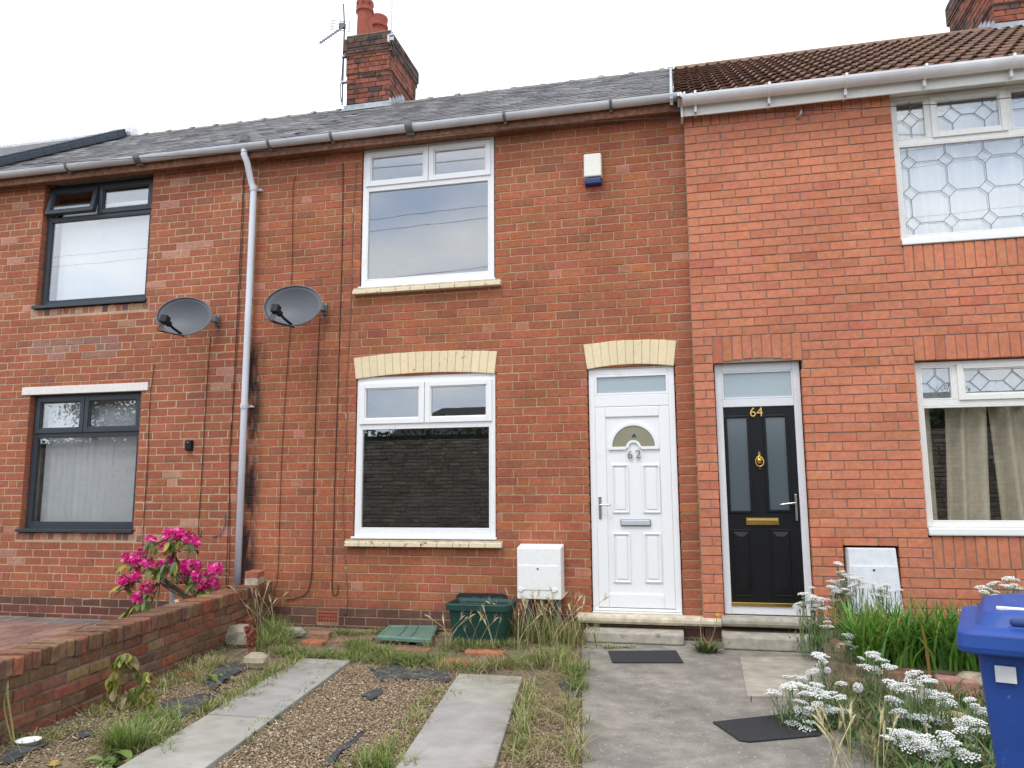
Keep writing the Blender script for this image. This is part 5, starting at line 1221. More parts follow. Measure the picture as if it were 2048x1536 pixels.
def band(pts, n, h, jit=.06, dry=.3, per=14, w=.006, lean=(.2, 1.2)):
    P_ = [Vector(gp(*q)) for q in pts]
    seg = [(P_[i+1]-P_[i]).length for i in range(len(P_)-1)]; tot = sum(seg)
    for k in range(n):
        t = random.random()*tot; i = 0
        while i < len(seg)-1 and t > seg[i]: t -= seg[i]; i += 1
        q = P_[i].lerp(P_[i+1], t/seg[i]); tuft(grass, (q.x+random.gauss(0, jit), q.y+random.gauss(0, jit), 0), per, h*random.uniform(.5, 1.2), .03, dry, w, lean)
band([(560, 1310), (700, 1318), (850, 1330)], 150, .10, .07, .12)
band([(700, 1290), (760, 1310), (830, 1325), (900, 1322)], 110, .11, .06, .08)
band([(660, 1265), (735, 1268), (790, 1262)], 45, .06, .04, .05)
band([(870, 1295), (960, 1300), (1040, 1290)], 60, .12, .05, .35)
band([(880, 1345), (970, 1335), (1060, 1330), (1130, 1310)], 120, .12, .07, .45)
band([(1020, 1270), (1090, 1280), (1150, 1290)], 130, .26, .10, .55, 14, .006, (.1, .8))
band([(1060, 1320), (1120, 1330), (1150, 1350)], 80, .16, .08, .6)
band([(1060, 1380), (1050, 1440), (1030, 1536)], 60, .11, .04, .5)
band([(1140, 1400), (1150, 1470), (1155, 1536)], 30, .11, .03, .7)
band([(1100, 1400), (1110, 1460), (1090, 1530)], 30, .06, .08, .9)
band([(1145, 1345), (1155, 1385)], 28, .13, .02, .0)
band([(640, 1362), (560, 1420), (480, 1490)], 45, .05, .02, .2)
band([(600, 1320), (520, 1370), (450, 1410), (420, 1430)], 100, .09, .06, .4)
band([(520, 1300), (560, 1290), (530, 1250)], 110, .20, .06, .35)
band([(530, 1240), (510, 1250), (545, 1225)], 60, .42, .05, .3, 10, .007, (.1, .7))
band([(240, 1490), (270, 1450), (330, 1430), (300, 1500)], 100, .09, .06, .25)
band([(230, 1510), (260, 1500)], 30, .22, .03, .15)
band([(60, 1490), (200, 1430), (330, 1370), (430, 1300)], 90, .08, .06, .5)
band([(890, 1380), (840, 1430), (800, 1490)], 60, .06, .06, .7)
band([(770, 1500), (720, 1536), (800, 1536)], 45, .10, .05, .3)
band([(1170, 1300), (1260, 1298)], 22, .06, .02, .3); band([(440, 1330), (400, 1350), (380, 1370)], 40, .12, .05, .8)
grass.build('grass', 'grass', kind='stuff', label='ragged green and dry grass growing between slabs and bricks', cat='grass')
litter = NB(); n = 2600; b = np.concatenate([scatter(1500, -3.3, -.12, -.2, -2.0), scatter(700, -.56, -.1, -1.6, -4.4), scatter(400, -3.3, -2.4, -1.6, -4.2)]); b[:, 2] = .012
litter.add(*blades(b, rng.uniform(.03, .12, n), rng.uniform(0, 6.28, n), rng.uniform(2.5, 4, n), rng.uniform(.002, .005, n), pick(DRY*.85, n)))
litter.build('dead_grass', 'grass', kind='stuff', label='pale dead stalks strewn over the soil', cat='grass')
# wild barley: stalks with seed heads
def barley(spots, lab, hh=.42):
    nb = NB(); hd = MB()
    for (x, y, h) in spots:
        a = random.uniform(0, 6.28); ln = random.uniform(.15, .7); P_ = [Vector((x+math.cos(a)*ln*h*t**2, y+math.sin(a)*ln*h*t**2, h*(t-.2*ln*t*t))) for t in (0, .35, .7, 1)]
        hd.tube(P_, .0022, 4, tuple(pick(DRY, 1)[0])); d_ = (P_[3]-P_[2]).normalized(); e = P_[3]; c = tuple((DRY[1]*random.uniform(.9, 1.2)))
        hd.tube([e, e+d_*.02, e+d_*.05, e+d_*.075+Vector((math.cos(a), math.sin(a), -.4))*.008], [.003, .007, .006, .001], 5, c)
        k = 12; bb = np.repeat(np.array([e+d_*.02]), k, 0); nb.add(*blades(bb, rng.uniform(.06, .1, k), a+rng.normal(0, .9, k), rng.uniform(.2, .8, k), np.full(k, .0016), np.repeat(np.array([c]), k, 0)))
    t = thing('wild_barley', (np.mean([s_[0] for s_ in spots]), np.mean([s_[1] for s_ in spots]), 0), lab, 'grass'); hd.build('stalks', 'stem', t, kind='stuff'); nb.build('awns', 'grass', t, kind='stuff')
barley([(gx(-.75+random.uniform(0, .62), y_), y_, random.uniform(.3, .5)) for y_ in [random.uniform(-.25, -.75) for _ in range(42)]], 'dry wild barley standing below the white meter box')
barley([(tcx+random.uniform(-.25, .25), -.72+random.uniform(-.08, .06), random.uniform(.18, .36)) for _ in range(13)], 'sparse wild barley stalks in front of the green box')
def near(u, v, y_): p = at(u, v, y_); return p
barley([(1.60+random.uniform(-.06, .22), -3.45+random.uniform(-.15, .12), random.uniform(.18, .34)) for _ in range(16)], 'pale wild barley tuft beside the white flowers at the lower right')
barley([(gwm(.35, -.12, 0).x+random.uniform(-.08, .12), -.45+random.uniform(-.25, .1), random.uniform(.3, .5)) for _ in range(18)], 'wild barley stalks at the house end of the garden wall')

# leaf meshes
def leaf_mesh(name, l, w, mat, fold=.25, bend=.25, n=5):
    vs = []; fs = []
    for i in range(n+1):
        t = i/n; ww = w/2*math.sin(math.pi*min(1, t*.93+.05))**.8; z = -bend*l*t*t
        vs += [(-ww, l*t, z+fold*ww), (0, l*t, z), (ww, l*t, z+fold*ww)]
    for i in range(n): fs += [(3*i, 3*i+1, 3*i+4, 3*i+3), (3*i+1, 3*i+2, 3*i+5, 3*i+4)]
    me = bpy.data.meshes.new(name); me.from_pydata(vs, [], fs); me.materials.append(MT[mat]); me.polygons.foreach_set('use_smooth', [True]*len(fs)); return me
# rhododendron in a pot behind the wall
rp = at(398, 1200, -.62); pot_z = 0.0
rh = thing('rhododendron', (rp.x, -.62, 0), 'potted rhododendron with magenta flower clusters behind the garden wall', 'shrub')
m = MB(); zr2 = rp.z+.01; m.lathe([(.14, 0), (.16, .02), (.20, zr2-.05), (.225, zr2-.045), (.225, zr2), (.195, zr2), (.18, zr2-.05), (0, zr2-.05)], (rp.x, -.62, 0), 22); m.build('pot', 'cream_pot', rh, smooth=False)
TR = [(300, 1083, 3), (337, 1070, 3), (357, 1068, 3), (378, 1075, 3), (388, 1087, 3), (335, 1092, 4), (285, 1103, 1), (255, 1117, 3), (272, 1122, 3), (297, 1126, 2), (322, 1131, 1), (342, 1122, 2), (375, 1133, 4), (392, 1131, 2), (430, 1138, 4), (420, 1146, 2), (270, 1152, 2), (250, 1167, 3), (295, 1176, 3), (275, 1197, 3), (393, 1152, 2), (365, 1156, 2), (427, 1168, 3), (405, 1172, 2), (412, 1166, 2), (245, 1160, 1)]
pet = []
for v_ in range(3):
    m = MB(); r = random.Random(v_)
    for k in range(15):
        d_ = Vector((r.gauss(0, 1), r.gauss(0, 1), r.gauss(.15, .8))).normalized(); c = d_*.032; u_ = d_.orthogonal().normalized(); w_ = d_.cross(u_); kk = r.uniform(.75, 1.25); cc = (.72*kk, .022*kk, .27*kk)
        for j in range(5):
            a = j*2*math.pi/5+r.uniform(-.2, .2); o1 = u_*math.cos(a)+w_*math.sin(a); sd_ = d_.cross(o1)
            m.add([c, c+o1*.016-sd_*.009+d_*.008, c+o1*.031+d_*.010, c+o1*.016+sd_*.009+d_*.008], [(0, 1, 2, 3)], cc if j else (.85*kk, .32*kk, .52*kk))
    me = bpy.data.meshes.new('flower_cluster'); me.from_pydata(m.v, [], m.f); at_ = me.attributes.new('tint', 'FLOAT_COLOR', 'POINT'); at_.data.foreach_set('color', np.array([(*c, 1) for c in m.c], dtype=np.float32).ravel()); me.materials.append(MT['petal_pink']); pet.append(me)
lm = leaf_mesh('leaf', .12, .038, 'leaf_o'); st = MB(); base = Vector((rp.x, -.62, zr2-.03)); LC = [(.13, .21, .05), (.10, .17, .05), (.20, .26, .05), (.36, .33, .04), (.08, .14, .05)]
hub = [at(320, 1165, -.65), at(290, 1130, -.6), at(405, 1160, -.65), at(350, 1110, -.6)]
for i, (u, v, sz) in enumerate(TR):
    p = at(u, v, -.62+random.uniform(-.16, .16)); sc_ = .95+.17*sz
    inst('flower_cluster', pet[i % 3], p, rh, None, (random.uniform(-.5, .5), random.uniform(-.5, .5), random.uniform(0, 6)), (sc_, sc_, sc_))
    hb = min(hub, key=lambda q: (q-p).length); st.tube(smooth_path([base, base.lerp(hb, .5)+Vector((random.uniform(-.04, .04), 0, -.02)), hb, hb.lerp(p, .6)+Vector((0, 0, -.02)), p+Vector((0, 0, -.03))], 3), [.008, .008, .007, .007, .006, .006, .005, .005, .005, .004, .004, .003, .003][:13], 5, (.10, .075, .055))
    for k in range(random.choice([5, 6, 7])):
        a = random.uniform(0, 6.28); inst('leaf', lm, p+Vector((0, 0, -.05)), rh, random.choice(LC), (random.uniform(-.7, .25), random.uniform(-.3, .3), a), [random.uniform(.9, 1.35)]*3)
for (u, v) in ((255, 1245), (300, 1235), (315, 1240), (290, 1225), (330, 1150), (350, 1145), (320, 1160), (300, 1105), (340, 1105), (350, 1165)):
    p = at(u, v-22, -.75)
    for k in range(6): inst('leaf', lm, p, rh, random.choice(LC), (random.uniform(-1.2, -.3), random.uniform(-.3, .3), 2*math.pi*k/6+random.uniform(-.3, .3)), [random.uniform(.9, 1.25)]*3)
    hb = min(hub, key=lambda q: (q-p).length); st.tube([hb, hb.lerp(p, .5)+Vector((0, 0, .02)), p], .006, 5, (.10, .075, .055))
st.build('stem', 'stem', rh)
a, b = at(346, 1178, -.45), at(342, 1225, -.45); MB().tube([(a.x, -.45, 0), (a.x, -.45, a.z)], .028, 10).build('post', 'gutter_grey', label='short pale grey post beside the clay pot', cat='post')
m = MB(); nb = NB(); tuft(nb, (rp.x+.1, -.62, zr2-.04), 60, .14, .07, 0, .010); nb.build('weed', 'grass', rh)

# raised bed with stones on the right
BZ = .16
bed = MB(); pts = [(2.02, -.12), (1.96, -.75), (1.86, -1.45), (2.0, -1.60), (2.45, -1.66), (3.2, -1.64), (6.5, -1.6), (6.5, -.12)]
bed.add([(x, y, -.08) for x, y in pts]+[(x, y, BZ) for x, y in pts], [tuple(range(8, 16))]+[(i, (i+1) % 8, (i+1) % 8+8, i+8) for i in range(8)]); bed.build('flower_bed', 'soil', kind='structure')
sheet('lawn', [(1.90, -1.5), (1.80, -3.1), (1.75, -7), (8, -7), (8, -1.75), (2.45, -1.95)], -.05, .016, 'soil')
rock_spots = [((1945, 1365), .12, (.09, .07, .07), (.40, .33, .23), 'pale broken stone next to the bin'), ((1955, 1395), .05, (.10, .07, .05), (.34, .16, .11), 'small red brick piece under the pale stone'),
    ((1700, 1305), .12, (.13, .08, .08), (.33, .20, .14), 'brown brick at the left end of the bed'), ((1670, 1300), .10, (.06, .06, .09), (.24, .16, .11), 'small brown brick beside the black door step'), ((1905, 1445), .06, (.15, .10, .05), (.42, .34, .22), 'flat buff stone among the white flowers'), ((1820, 1395), .07, (.15, .09, .07), (.30, .25, .17), 'mossy stone behind the dandelion clock'), ((1860, 1410), .06, (.12, .09, .07), (.33, .28, .18), 'buff stone below the pink brick')]
for i, (q, h_, s_, c, lab) in enumerate(rock_spots): p = gz(*q, h_); rock('stone', (p.x, p.y, h_), s_, c, lab, seed=30+i, rot=.1)
for (x_, y_, z_, sx, sz, c_, lab) in ((2.08, -1.68, .05, .11, .05, (.30, .17, .12), 'brown edging brick at the corner of the flower bed'), (2.33, -1.73, .045, .12, .045, (.34, .26, .18), 'buff edging brick under the strap leaves'), (2.30, -1.69, .135, .10, .04, (.28, .14, .10), 'red edging brick laid on the buff one'), (2.90, -1.74, .05, .10, .05, (.33, .16, .11), 'red edging brick right of the large pink one'), (3.12, -1.73, .06, .11, .06, (.36, .29, .2), 'pale edging block hidden partly by the bin')):
    m = MB(); m.box(-sx, sx, -.055, .055, -sz, sz, M=Matrix.Translation((x_, y_, z_)) @ Matrix.Rotation(random.uniform(-.12, .12), 4, 'Z') @ Matrix.Rotation(random.uniform(-.06, .06), 4, 'Y')); o = m.build('loose_brick', 'gwall_o', bevel=.012, label=lab, cat='brick'); o.color = (*c_, 1)
pb_ = Vector((2.62, -1.76, .1)); m = MB(); m.box(-.125, .125, -.06, .06, -.065, .065, M=Matrix.Translation((pb_.x, pb_.y, .09)) @ Matrix.Rotation(-.08, 4, 'Z') @ Matrix.Rotation(.06, 4, 'Y')); o = m.build('loose_brick', 'gwall_o', bevel=.014, label='large pink brick edging the bed by the bin', cat='brick'); o.color = (.42, .22, .17, 1)
tp = [gz(1950, 1536), gz(1985, 1440), (3.6, -2.6, 0), (3.6, -4.2, 0)]
sheet('artificial_turf', [(p[0], p[1]) for p in (gz(1900, 1600), tp[2], (4.2, -2.2), (gz(1975, 1432)[0], gz(1975, 1432)[1]))], .017, .03, 'turf')
# strap-leaved clump
sl = thing('strap_leaf_clump', (2.62, -1.3, BZ), 'dense clump of upright green strap leaves in front of the orange wall', 'plant')
nb = NB(); n = 1500
bx = rng.uniform(2.10, 3.75, n); by = -1.30+rng.normal(0, .16, n); by = np.clip(by, -1.72, -.75); b = np.stack([bx, by, np.full(n, BZ-.01)], 1)
GR2 = np.array([(.12, .27, .035), (.16, .33, .05), (.08, .19, .025), (.20, .36, .07), (.10, .22, .05)])
cl = pick(GR2, n); dm = rng.random(n) < .05; cl[dm] = pick(np.array([(.42, .25, .08), (.40, .33, .13)]), dm.sum())
nb.add(*blades(b, rng.uniform(.30, .56, n), rng.normal(-1.57, 1.5, n), rng.uniform(.15, 1.15, n), rng.uniform(.014, .026, n), cl, .3)); nb.build('leaves', 'leaf', sl, (2.62, -1.3, BZ), kind='stuff')
# yarrow
fh = []
for v_ in range(4):
    m = MB(); r = random.Random(v_+9)
    for k in range(34):
        a = k*2.4; rd = .0068*math.sqrt(k); p = Vector((rd*math.cos(a)+r.uniform(-.002, .002), rd*math.sin(a)+r.uniform(-.002, .002), .018-6*rd*rd+r.uniform(-.003, .003))); s_ = .0055; kk = r.uniform(.85, 1.0)
        ring_ = [p+Vector((s_*math.cos(t), s_*math.sin(t), 0)) for t in np.linspace(0, 2*math.pi, 6)[:-1]]; m.add(ring_+[p+Vector((0, 0, .004)), p+Vector((0, 0, -.006))], [(i, (i+1) % 5, 5) for i in range(5)]+[((i+1) % 5, i, 6) for i in range(5)], (.84*kk, .84*kk, .80*kk))
    me = bpy.data.meshes.new('flower_head'); me.from_pydata(m.v, [], m.f); at_ = me.attributes.new('tint', 'FLOAT_COLOR', 'POINT'); at_.data.foreach_set('color', np.array([(*c, 1) for c in m.c], dtype=np.float32).ravel()); me.materials.append(MT['petal_white']); fh.append(me)
def yarrow(heads, Y, zb, lab, rootx=None, fol=160, jit=.12, sz=1.0, folh=.22):
    heads = heads+[(u+random.gauss(0, 9), v+random.gauss(0, 5)) for u, v in heads if random.random() < .6]
    P_ = [at(u, v, Y+random.uniform(-jit, jit)) for u, v in heads]; c = sum(P_, Vector())/len(P_); t = thing('yarrow', (c.x, Y, zb), lab, 'plant'); m = MB()
    for p in P_:
        s_ = random.uniform(.6, 1.3)*sz*1.02; inst('flower_head', random.choice(fh), p, t, None, (random.uniform(-.35, .15), random.uniform(-.25, .25), random.uniform(0, 6)), (s_, s_, s_))
        q = Vector((p.x*.75+c.x*.25+random.uniform(-.04, .04), p.y+random.uniform(-.02, .05), zb-.01)); m.tube([q, q.lerp(p, .5)+Vector((random.uniform(-.02, .02), 0, 0)), p+Vector((0, 0, .004))], [.004, .003, .002], 5, (.16, .22, .10))
        for k in range(3): a = random.uniform(0, 6.28); m.tube([q.lerp(p, .82), p+Vector((.018*math.cos(a), .018*math.sin(a), .004))], .0014, 4, (.18, .24, .11))
    m.build('stems', 'stem', t, kind='stuff'); nb = NB(); n = fol*3; j = rng.integers(0, len(P_), n); pp = np.array([tuple(p) for p in P_])[j]; b = np.stack([pp[:, 0]*.8+c.x*.2+rng.normal(0, .05, n), pp[:, 1]+rng.normal(0, .05, n), zb+rng.uniform(0, 1, n)*np.maximum(.04, (pp[:, 2]-zb)*.7)], 1)
    nb.add(*blades(b, rng.uniform(.04, .11, n), rng.uniform(0, 6.28, n), rng.uniform(.3, 1.6, n), rng.uniform(.004, .009, n), pick(np.array([(.10, .19, .055), (.14, .23, .07), (.08, .15, .045), (.20, .26, .10)]), n))); nb.build('foliage', 'leaf', t, kind='stuff', origin=(c.x, Y, zb))
def cloud(cu, cv, su, sv, n, seed=0):
    r = random.Random(seed); return [(r.gauss(cu, su), r.gauss(cv, sv)) for _ in range(n)]
yarrow(cloud(1622, 1208, 15, 12, 16, 1)+[(1610, 1198), (1640, 1235), (1645, 1218)], -.72, .05, 'white yarrow right beside the black door', fol=60, jit=.05, sz=.95)
yarrow(cloud(1685, 1180, 17, 16, 22, 2)+[(1700, 1195), (1690, 1152), (1668, 1165)], -.62, BZ, 'white yarrow in front of the sunken meter box left edge', fol=60, jit=.06, sz=.95)
yarrow(cloud(1765, 1183, 14, 9, 11, 3), -.66, BZ, 'white yarrow in front of the sunken meter box middle', fol=40, jit=.06, sz=.85)
yarrow([(1655, 1246), (1660, 1255), (1688, 1270), (1700, 1274), (1693, 1291), (1705, 1293), (1685, 1290)], -1.45, .05, 'few white yarrow heads below the strap leaves', fol=20, jit=.05, sz=.75)
yarrow([(1638, 1313), (1645, 1330), (1630, 1342), (1622, 1350), (1640, 1320), (1722, 1318), (1740, 1310), (1755, 1318), (1765, 1325), (1730, 1336), (1775, 1335), (1785, 1338), (1755, 1345), (1745, 1310), (1683, 1370), (1590, 1355), (1605, 1360)], -2.05, .0, 'white yarrow heads spread in front of the brown bricks', fol=60, jit=.1, sz=.95)
yarrow([(1548, 1388), (1570, 1378), (1583, 1370), (1597, 1372), (1612, 1378), (1630, 1372), (1638, 1384), (1640, 1396), (1625, 1385), (1680, 1397)]+cloud(1628, 1425, 22, 15, 26, 5)+cloud(1605, 1448, 10, 8, 8, 6)+[(1690, 1425), (1702, 1478), (1697, 1485)], -2.55, .0, 'bushy white yarrow overhanging the path and black mat', fol=190, jit=.12, sz=1.0)
yarrow([(1785, 1372), (1795, 1380), (1805, 1378), (1828, 1350), (1850, 1366), (1862, 1364), (1835, 1372), (1815, 1385), (1830, 1395), (1850, 1395), (1868, 1398), (1783, 1405), (1790, 1412), (1870, 1390), (1885, 1398), (1895, 1406), (1800, 1425), (1805, 1432)]+cloud(1840, 1440, 28, 7, 12, 7)+cloud(1815, 1468, 18, 9, 12, 8), -2.75, .0, 'white yarrow drift between the mossy stone and buff stone', fol=170, jit=.14, sz=1.05)
yarrow(cloud(1825, 1480, 22, 9, 14, 9)+cloud(1870, 1515, 22, 10, 16, 10)+[(1905, 1490), (1915, 1515), (1925, 1508), (1940, 1520), (1890, 1472)], -3.2, .0, 'white yarrow nearest the camera at the bottom edge', fol=150, jit=.12, sz=1.0)
yarrow([(1940, 1402), (1950, 1412), (1960, 1425), (1968, 1428), (1935, 1440), (1948, 1452), (1925, 1455), (1955, 1470), (1930, 1470), (1945, 1490), (1935, 1482)], -3.0, .0, 'white yarrow leaning against the blue bin', fol=90, jit=.1, sz=.9)
yarrow([(1975, 1180), (1985, 1170), (1995, 1166), (2005, 1172), (2015, 1175), (2028, 1172), (2038, 1180), (1990, 1185), (1968, 1186), (2042, 1178), (1925, 1228), (1935, 1222)], -1.25, BZ, 'white yarrow behind the blue bin lid', fol=70, jit=.06, sz=.9)
# dense low greenery in the bed
nb = NB(); n = 1900
b = np.concatenate([np.stack([rng.uniform(1.70, 3.0, 3600), rng.uniform(-3.9, -1.8, 3600), rng.uniform(0, .08, 3600)], 1), np.stack([rng.uniform(2.9, 4.6, 800), rng.uniform(-1.0, -.5, 800), BZ+rng.uniform(0, .25, 800)], 1)])
b = b[(b[:, 0] > 1.74+.05*np.sin(b[:, 1]*9))]; n = len(b)
nb.add(*blades(b, rng.uniform(.06, .17, n), rng.uniform(0, 6.28, n), rng.uniform(.4, 1.5, n), rng.uniform(.006, .014, n), pick(np.array([(.08, .15, .04), (.11, .19, .05), (.15, .20, .07), (.24, .21, .11)]), n))); nb.build('ground_cover', 'leaf', kind='stuff', label='low dark green weeds under the yarrow', cat='weeds')
nb = NB(); n = 420; b = np.stack([rng.uniform(1.72, 2.35, n), rng.uniform(-2.2, -1.7, n), np.full(n, .0)], 1); nb.add(*blades(b, rng.uniform(.1, .3, n), rng.uniform(0, 6.28, n), rng.uniform(.2, 1.4, n), rng.uniform(.002, .004, n), pick(np.array([(.30, .22, .14), (.24, .17, .11), (.36, .29, .18)]), n))); nb.build('dead_stalks', 'grass', kind='stuff', label='brown dead stalks between the yarrow plants', cat='weeds')
# dandelion clocks
for (u, v, y_, s_, lab) in ((1716, 1375, -2.45, .026, 'large white dandelion clock among the yarrow'), (1655, 1341, -2.1, .019, 'smaller white dandelion clock above the large one')):
    p = at(u, v, y_); t = thing('dandelion_clock', (p.x, y_, 0), lab, 'dandelion'); MB().tube([(p.x+.03, y_+.02, 0), (p.x+.01, y_, p.z*.6), p], .0025, 5, (.35, .25, .2)).build('stem', 'stem', t)
    m = MB()
    for k in range(130):
        d_ = Vector((random.gauss(0, 1), random.gauss(0, 1), random.gauss(0, 1))).normalized(); e = p+d_*s_; m.tube([p+d_*.004, e], .0003, 3, (.55, .52, .48)); o1 = d_.orthogonal().normalized()
        for q in range(3): dd = Matrix.Rotation(q*2.1, 3, d_) @ o1; m.add([e, e+dd*.006+d_*.003, e+d_.cross(dd)*.006+d_*.003], [(0, 1, 2)], (.8, .8, .78))
    m.build('seed_head', 'petal_white', t)
# weeds: rosette by the step, wilted plant, dock stalk, tall stem
def weed(name, p, n, h, cols, lab, w=.02, lean=(.5, 1.5), spread=.08, cat='weed'):
    nb = NB(); a = rng.uniform(0, 6.28, n); r_ = spread*np.sqrt(rng.random(n)); b = np.stack([p[0]+r_*np.cos(a), p[1]+r_*np.sin(a), np.full(n, p[2]-.003)], 1); nb.add(*blades(b, h*rng.uniform(.5, 1.1, n), a+rng.normal(0, .5, n), rng.uniform(*lean, n), w*rng.uniform(.6, 1.3, n), pick(np.array(cols), n)))
    return nb, thing(name, p, lab, cat)
p = gz(1415, 1308); nb, t = weed('ragwort', (p.x, p.y+.03, .012), 110, .15, [(.10, .17, .04), (.14, .20, .06), (.20, .14, .06), (.08, .13, .04)], 'leafy weed with one yellow flower between the two steps', .016); nb.build('leaves', 'leaf', t, origin=(p.x, p.y, 0))
m = MB(); fl = at(1435, 1228, p.y+.02); m.tube(smooth_path([(p.x, p.y+.03, 0), (fl.x-.03, fl.y, fl.z*.6), fl]), .003, 5, (.2, .22, .08)); m.tube(smooth_path([(p.x-.03, p.y+.03, 0), (p.x-.05, p.y+.03, .25), at(1415, 1210, p.y+.02)]), .0025, 5, (.4, .3, .2)); m.build('stem', 'stem', t)
m = MB()
for k in range(12): a = k*.5236; m.add([fl, fl+Vector((.018*math.cos(a-.15), -.004, .012*math.sin(a-.15))), fl+Vector((.026*math.cos(a), -.006, .016*math.sin(a))), fl+Vector((.018*math.cos(a+.15), -.004, .012*math.sin(a+.15)))], [(0, 1, 2, 3)], (.75, .48, .02))
m.build('flower', 'stem', t)
wl = leaf_mesh('leaf', .085, .05, 'leaf_o', .5, .5)
wp = gz(240, 1420); t = thing('wilted_weed', (wp.x, wp.y, 0), 'yellowing wilted weed drooping against the garden wall', 'weed'); m = MB(); wy = wp.y-.0
STM = [[(230, 1415), (228, 1370), (235, 1325), (250, 1308), (268, 1318), (270, 1340)], [(285, 1408), (290, 1375), (298, 1352), (292, 1345)], [(205, 1425), (215, 1385), (222, 1350)], [(255, 1412), (262, 1385), (275, 1372)], [(300, 1405), (306, 1385)]]
for s_ in STM:
    P_ = [at(u, v, wy+.02*i) for i, (u, v) in enumerate(s_)]; m.tube(smooth_path(P_), .004, 5, (.22, .24, .08))
    for q in smooth_path(P_, 5)[2:]:
        for k in range(2): inst('leaf', wl, q, t, random.choice([(.30, .30, .05), (.22, .27, .06), (.40, .36, .08), (.16, .20, .05), (.28, .20, .09)]), (random.uniform(-1.9, -.5), random.uniform(-.6, .6), random.uniform(0, 6.28)), [random.uniform(.6, 1.1)]*3)
m.build('stem', 'stem', t)
dk = gz(502, 1308); t = thing('dock_stalk', (dk.x, dk.y, 0), 'rusty red dock seed stalk near the buff stones', 'weed'); m = MB()
for (du, vt) in ((0, 1240), (8, 1262), (-8, 1255)):
    tp_ = at(500+du, vt, dk.y); m.tube([(dk.x+du*.002, dk.y, 0), tp_], .004, 5, (.25, .09, .05))
    for k in range(90): q = Vector((dk.x, dk.y, 0)).lerp(tp_, random.uniform(.25, 1)); s_ = random.uniform(.008, .014); d_ = Vector((random.gauss(0, 1), random.gauss(0, 1), random.gauss(0, .6)))*.014; m.add([q+d_, q+d_+Vector((s_, 0, s_)), q+d_+Vector((0, s_, s_*1.6)), q+d_+Vector((-s_, 0, s_))], [(0, 1, 2, 3)], tuple(hsvj((.20, .055, .03), random, .3)))
m.build('seed_stalk', 'stem', t)
ts = gz(28, 1495); t = thing('tall_weed', (ts.x, ts.y, 0), 'thin bare weed stems against the wall at the far left', 'weed'); m = MB()
for s_ in ([(28, 1498), (15, 1450), (8, 1410), (12, 1390)], [(30, 1498), (24, 1450), (16, 1400), (15, 1376)]): P_ = [at(u, v, ts.y) for u, v in s_]; m.tube(smooth_path(P_), [.005]*12+[.003], 5, (.30, .26, .10)); m.tube([P_[-1], P_[-1]+Vector((0, 0, .04))], [.006, .001], 5, (.42, .34, .18))
m.build('stem', 'stem', t)
for i, (u, v, lab) in enumerate(((275, 1480, 'broad leaved weed beside the left wheel track'), (235, 1528, 'round leaved weed at the bottom left of the track'), (432, 1362, 'bright green weed by the black membrane'), (740, 1150, ''))):
    if not lab: continue
    p = gz(u, v); t = thing('broad_weed', (p.x, p.y, 0), lab, 'weed')
    for k in range(11): inst('leaf', wl, Vector((p.x+random.uniform(-.09, .09), p.y+random.uniform(-.05, .05), .012)), t, random.choice([(.16, .25, .06), (.20, .28, .08), (.12, .20, .05)]), (random.uniform(-.1, .7), random.uniform(-.3, .3), random.uniform(0, 6.28)), [random.uniform(.8, 1.5)]*3)

# ------------------------------------------------------------------ across the road: what the window panes mirror
sw = MB(); sw.box(-45, 45, -19.6, -19.24, -.2, 3.3); fw_ = sw.build('boundary_wall', 'farstone', label='tall rubble stone wall across the road mirrored in the panes', cat='wall')
def cst(x, z, w, r): return hsvj(r.choice([(.20, .17, .13), (.23, .20, .15), (.17, .145, .115), (.26, .225, .17)]), r, .12)
rc = rects_of_bond(-22, 16, 0, 3.3, .30, .135, 0, lambda k: (random.uniform(0, .3), (1, .5, 1.5, .7, 1.2)), 0, .09, seed=5); rc = [[-b, -a, c, d] for a, b, c, d in rc]
lay(rc, .018, 0, .08, cst, fw_, 'brick_o', 'brick_a', 0, 5, rotz=math.pi, O=(0, -19.2, 0), proud=.03, ch=.02)
nbh = NB(); n = 15000; hx_ = rng.uniform(-30, 24, n); hb_ = np.stack([hx_, -20.6+rng.uniform(-.5, .5, n), 3.95+.22*np.sin(hx_*1.3)+.12*np.sin(hx_*3.7)-1.3*rng.random(n)**2], 1)
nbh.add(*blades(hb_, rng.uniform(.08, .18, n), rng.uniform(0, 6.28, n), rng.uniform(.4, 1.8, n), rng.uniform(.05, .10, n), np.array([(.035, .055, .02)])*rng.uniform(.6, 1.5, (n, 1)))); hg = thing('hedge', (-3, -20.6, 0), 'tall dark hedge behind the stone wall across the road', 'hedge'); nbh.build('foliage', 'leaf', hg, kind='stuff'); MB().box(-30, 24, -21.0, -20.2, -.1, 3.55, (.02, .03, .012)).build('hedge_core', 'leaf', hg)
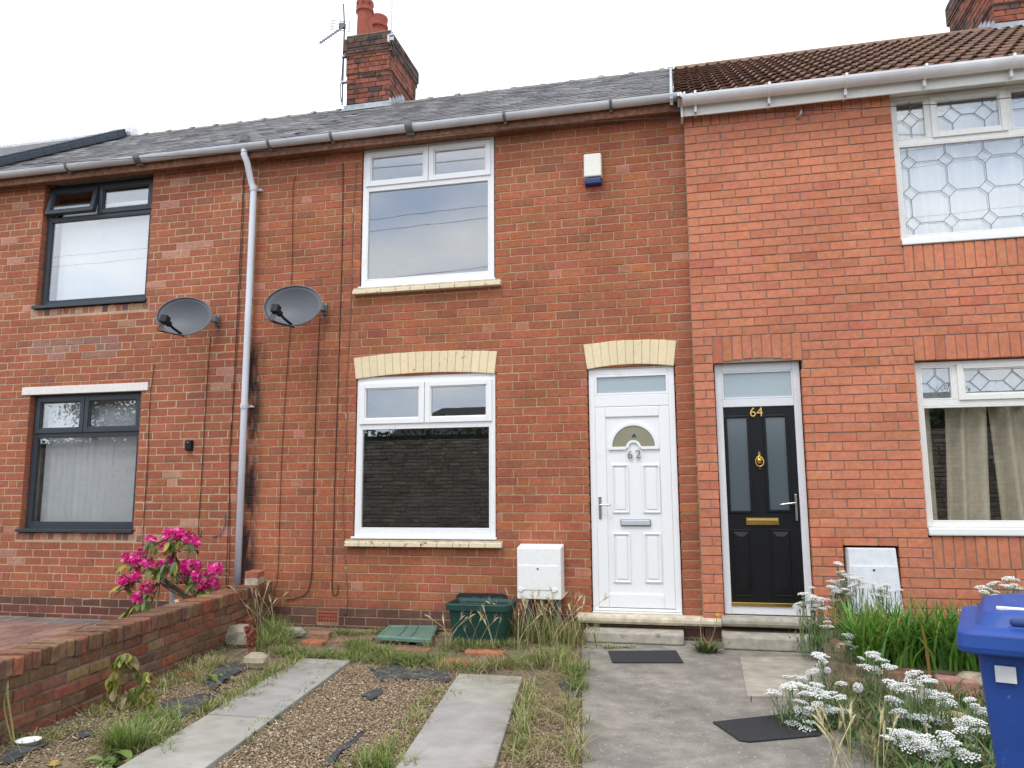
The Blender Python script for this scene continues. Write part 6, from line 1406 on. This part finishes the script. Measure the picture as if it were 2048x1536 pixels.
def far_house(x0, x1, lab):
    t = thing('bungalow', ((x0+x1)/2, -27, 0), lab, 'house'); MB().box(x0, x1, -31, -24, -.2, 3.2).build('wall', 'farwall', t)
    m = MB(); m.add([(x0-.3, -23.6, 3.1), (x1+.3, -23.6, 3.1), (x1+.3, -31.4, 3.1), (x0-.3, -31.4, 3.1), (x0+2.5, -27.5, 5.4), (x1-2.5, -27.5, 5.4)], [(0, 1, 5, 4), (1, 2, 5), (2, 3, 4, 5), (3, 0, 4), (3, 2, 1, 0)]); m.build('roof', 'farroof', t)
far_house(-13, -5.5, 'low hipped house across the road behind the stone wall'); far_house(8, 18, 'low house across the road opposite the leaded windows')
def tree(x, y, h, r_, lab, seed):
    g = np.random.default_rng(seed); t = thing('tree', (x, y, 0), lab, 'tree'); m = MB(); m.tube([(x, y, -.1), (x+.1, y, h*.3), (x, y+.1, h*.75)], [.22, .16, .05], 8)
    for k in range(7): a = k*.9; m.tube([(x, y, h*(.3+.06*k)), (x+math.cos(a)*r_*.7, y+math.sin(a)*r_*.7, h*(.5+.06*k))], [.07, .02], 5)
    m.build('trunk', 'bark', t); n = 11000; cl_ = g.normal(0, 1, (46, 3)); cl_ /= np.linalg.norm(cl_, axis=1)[:, None]; cl_ *= g.uniform(.35, 1, (46, 1)); c = cl_[g.integers(0, 46, n)]*np.array([r_, r_, h*.33])+np.array([x, y, h*.64])+g.normal(0, r_*.13, (n, 3))
    nb = NB(); nb.add(*blades(c, g.uniform(.09, .18, n), g.uniform(0, 6.28, n), g.uniform(.5, 2, n), g.uniform(.06, .11, n), np.array([(.045, .075, .025)])*g.uniform(.6, 1.5, (n, 1)))); nb.build('crown', 'leaf', t, origin=(x, y, h*.3))
tree(-19.5, -22, 7.5, 3.0, 'rounded tree across the road mirrored in the dark grey window', 1); tree(-24, -23, 8.5, 3.2, 'tallest tree across the road at the far left', 2); tree(-15.5, -23.5, 5.6, 2.2, 'smaller tree across the road beside the hipped house', 3); tree(10, -22.0, 4.6, 2.4, 'tree across the road mirrored in the curtained window', 4); tree(16.5, -22.5, 4.4, 2.4, 'bushy tree across the road at the right', 5)
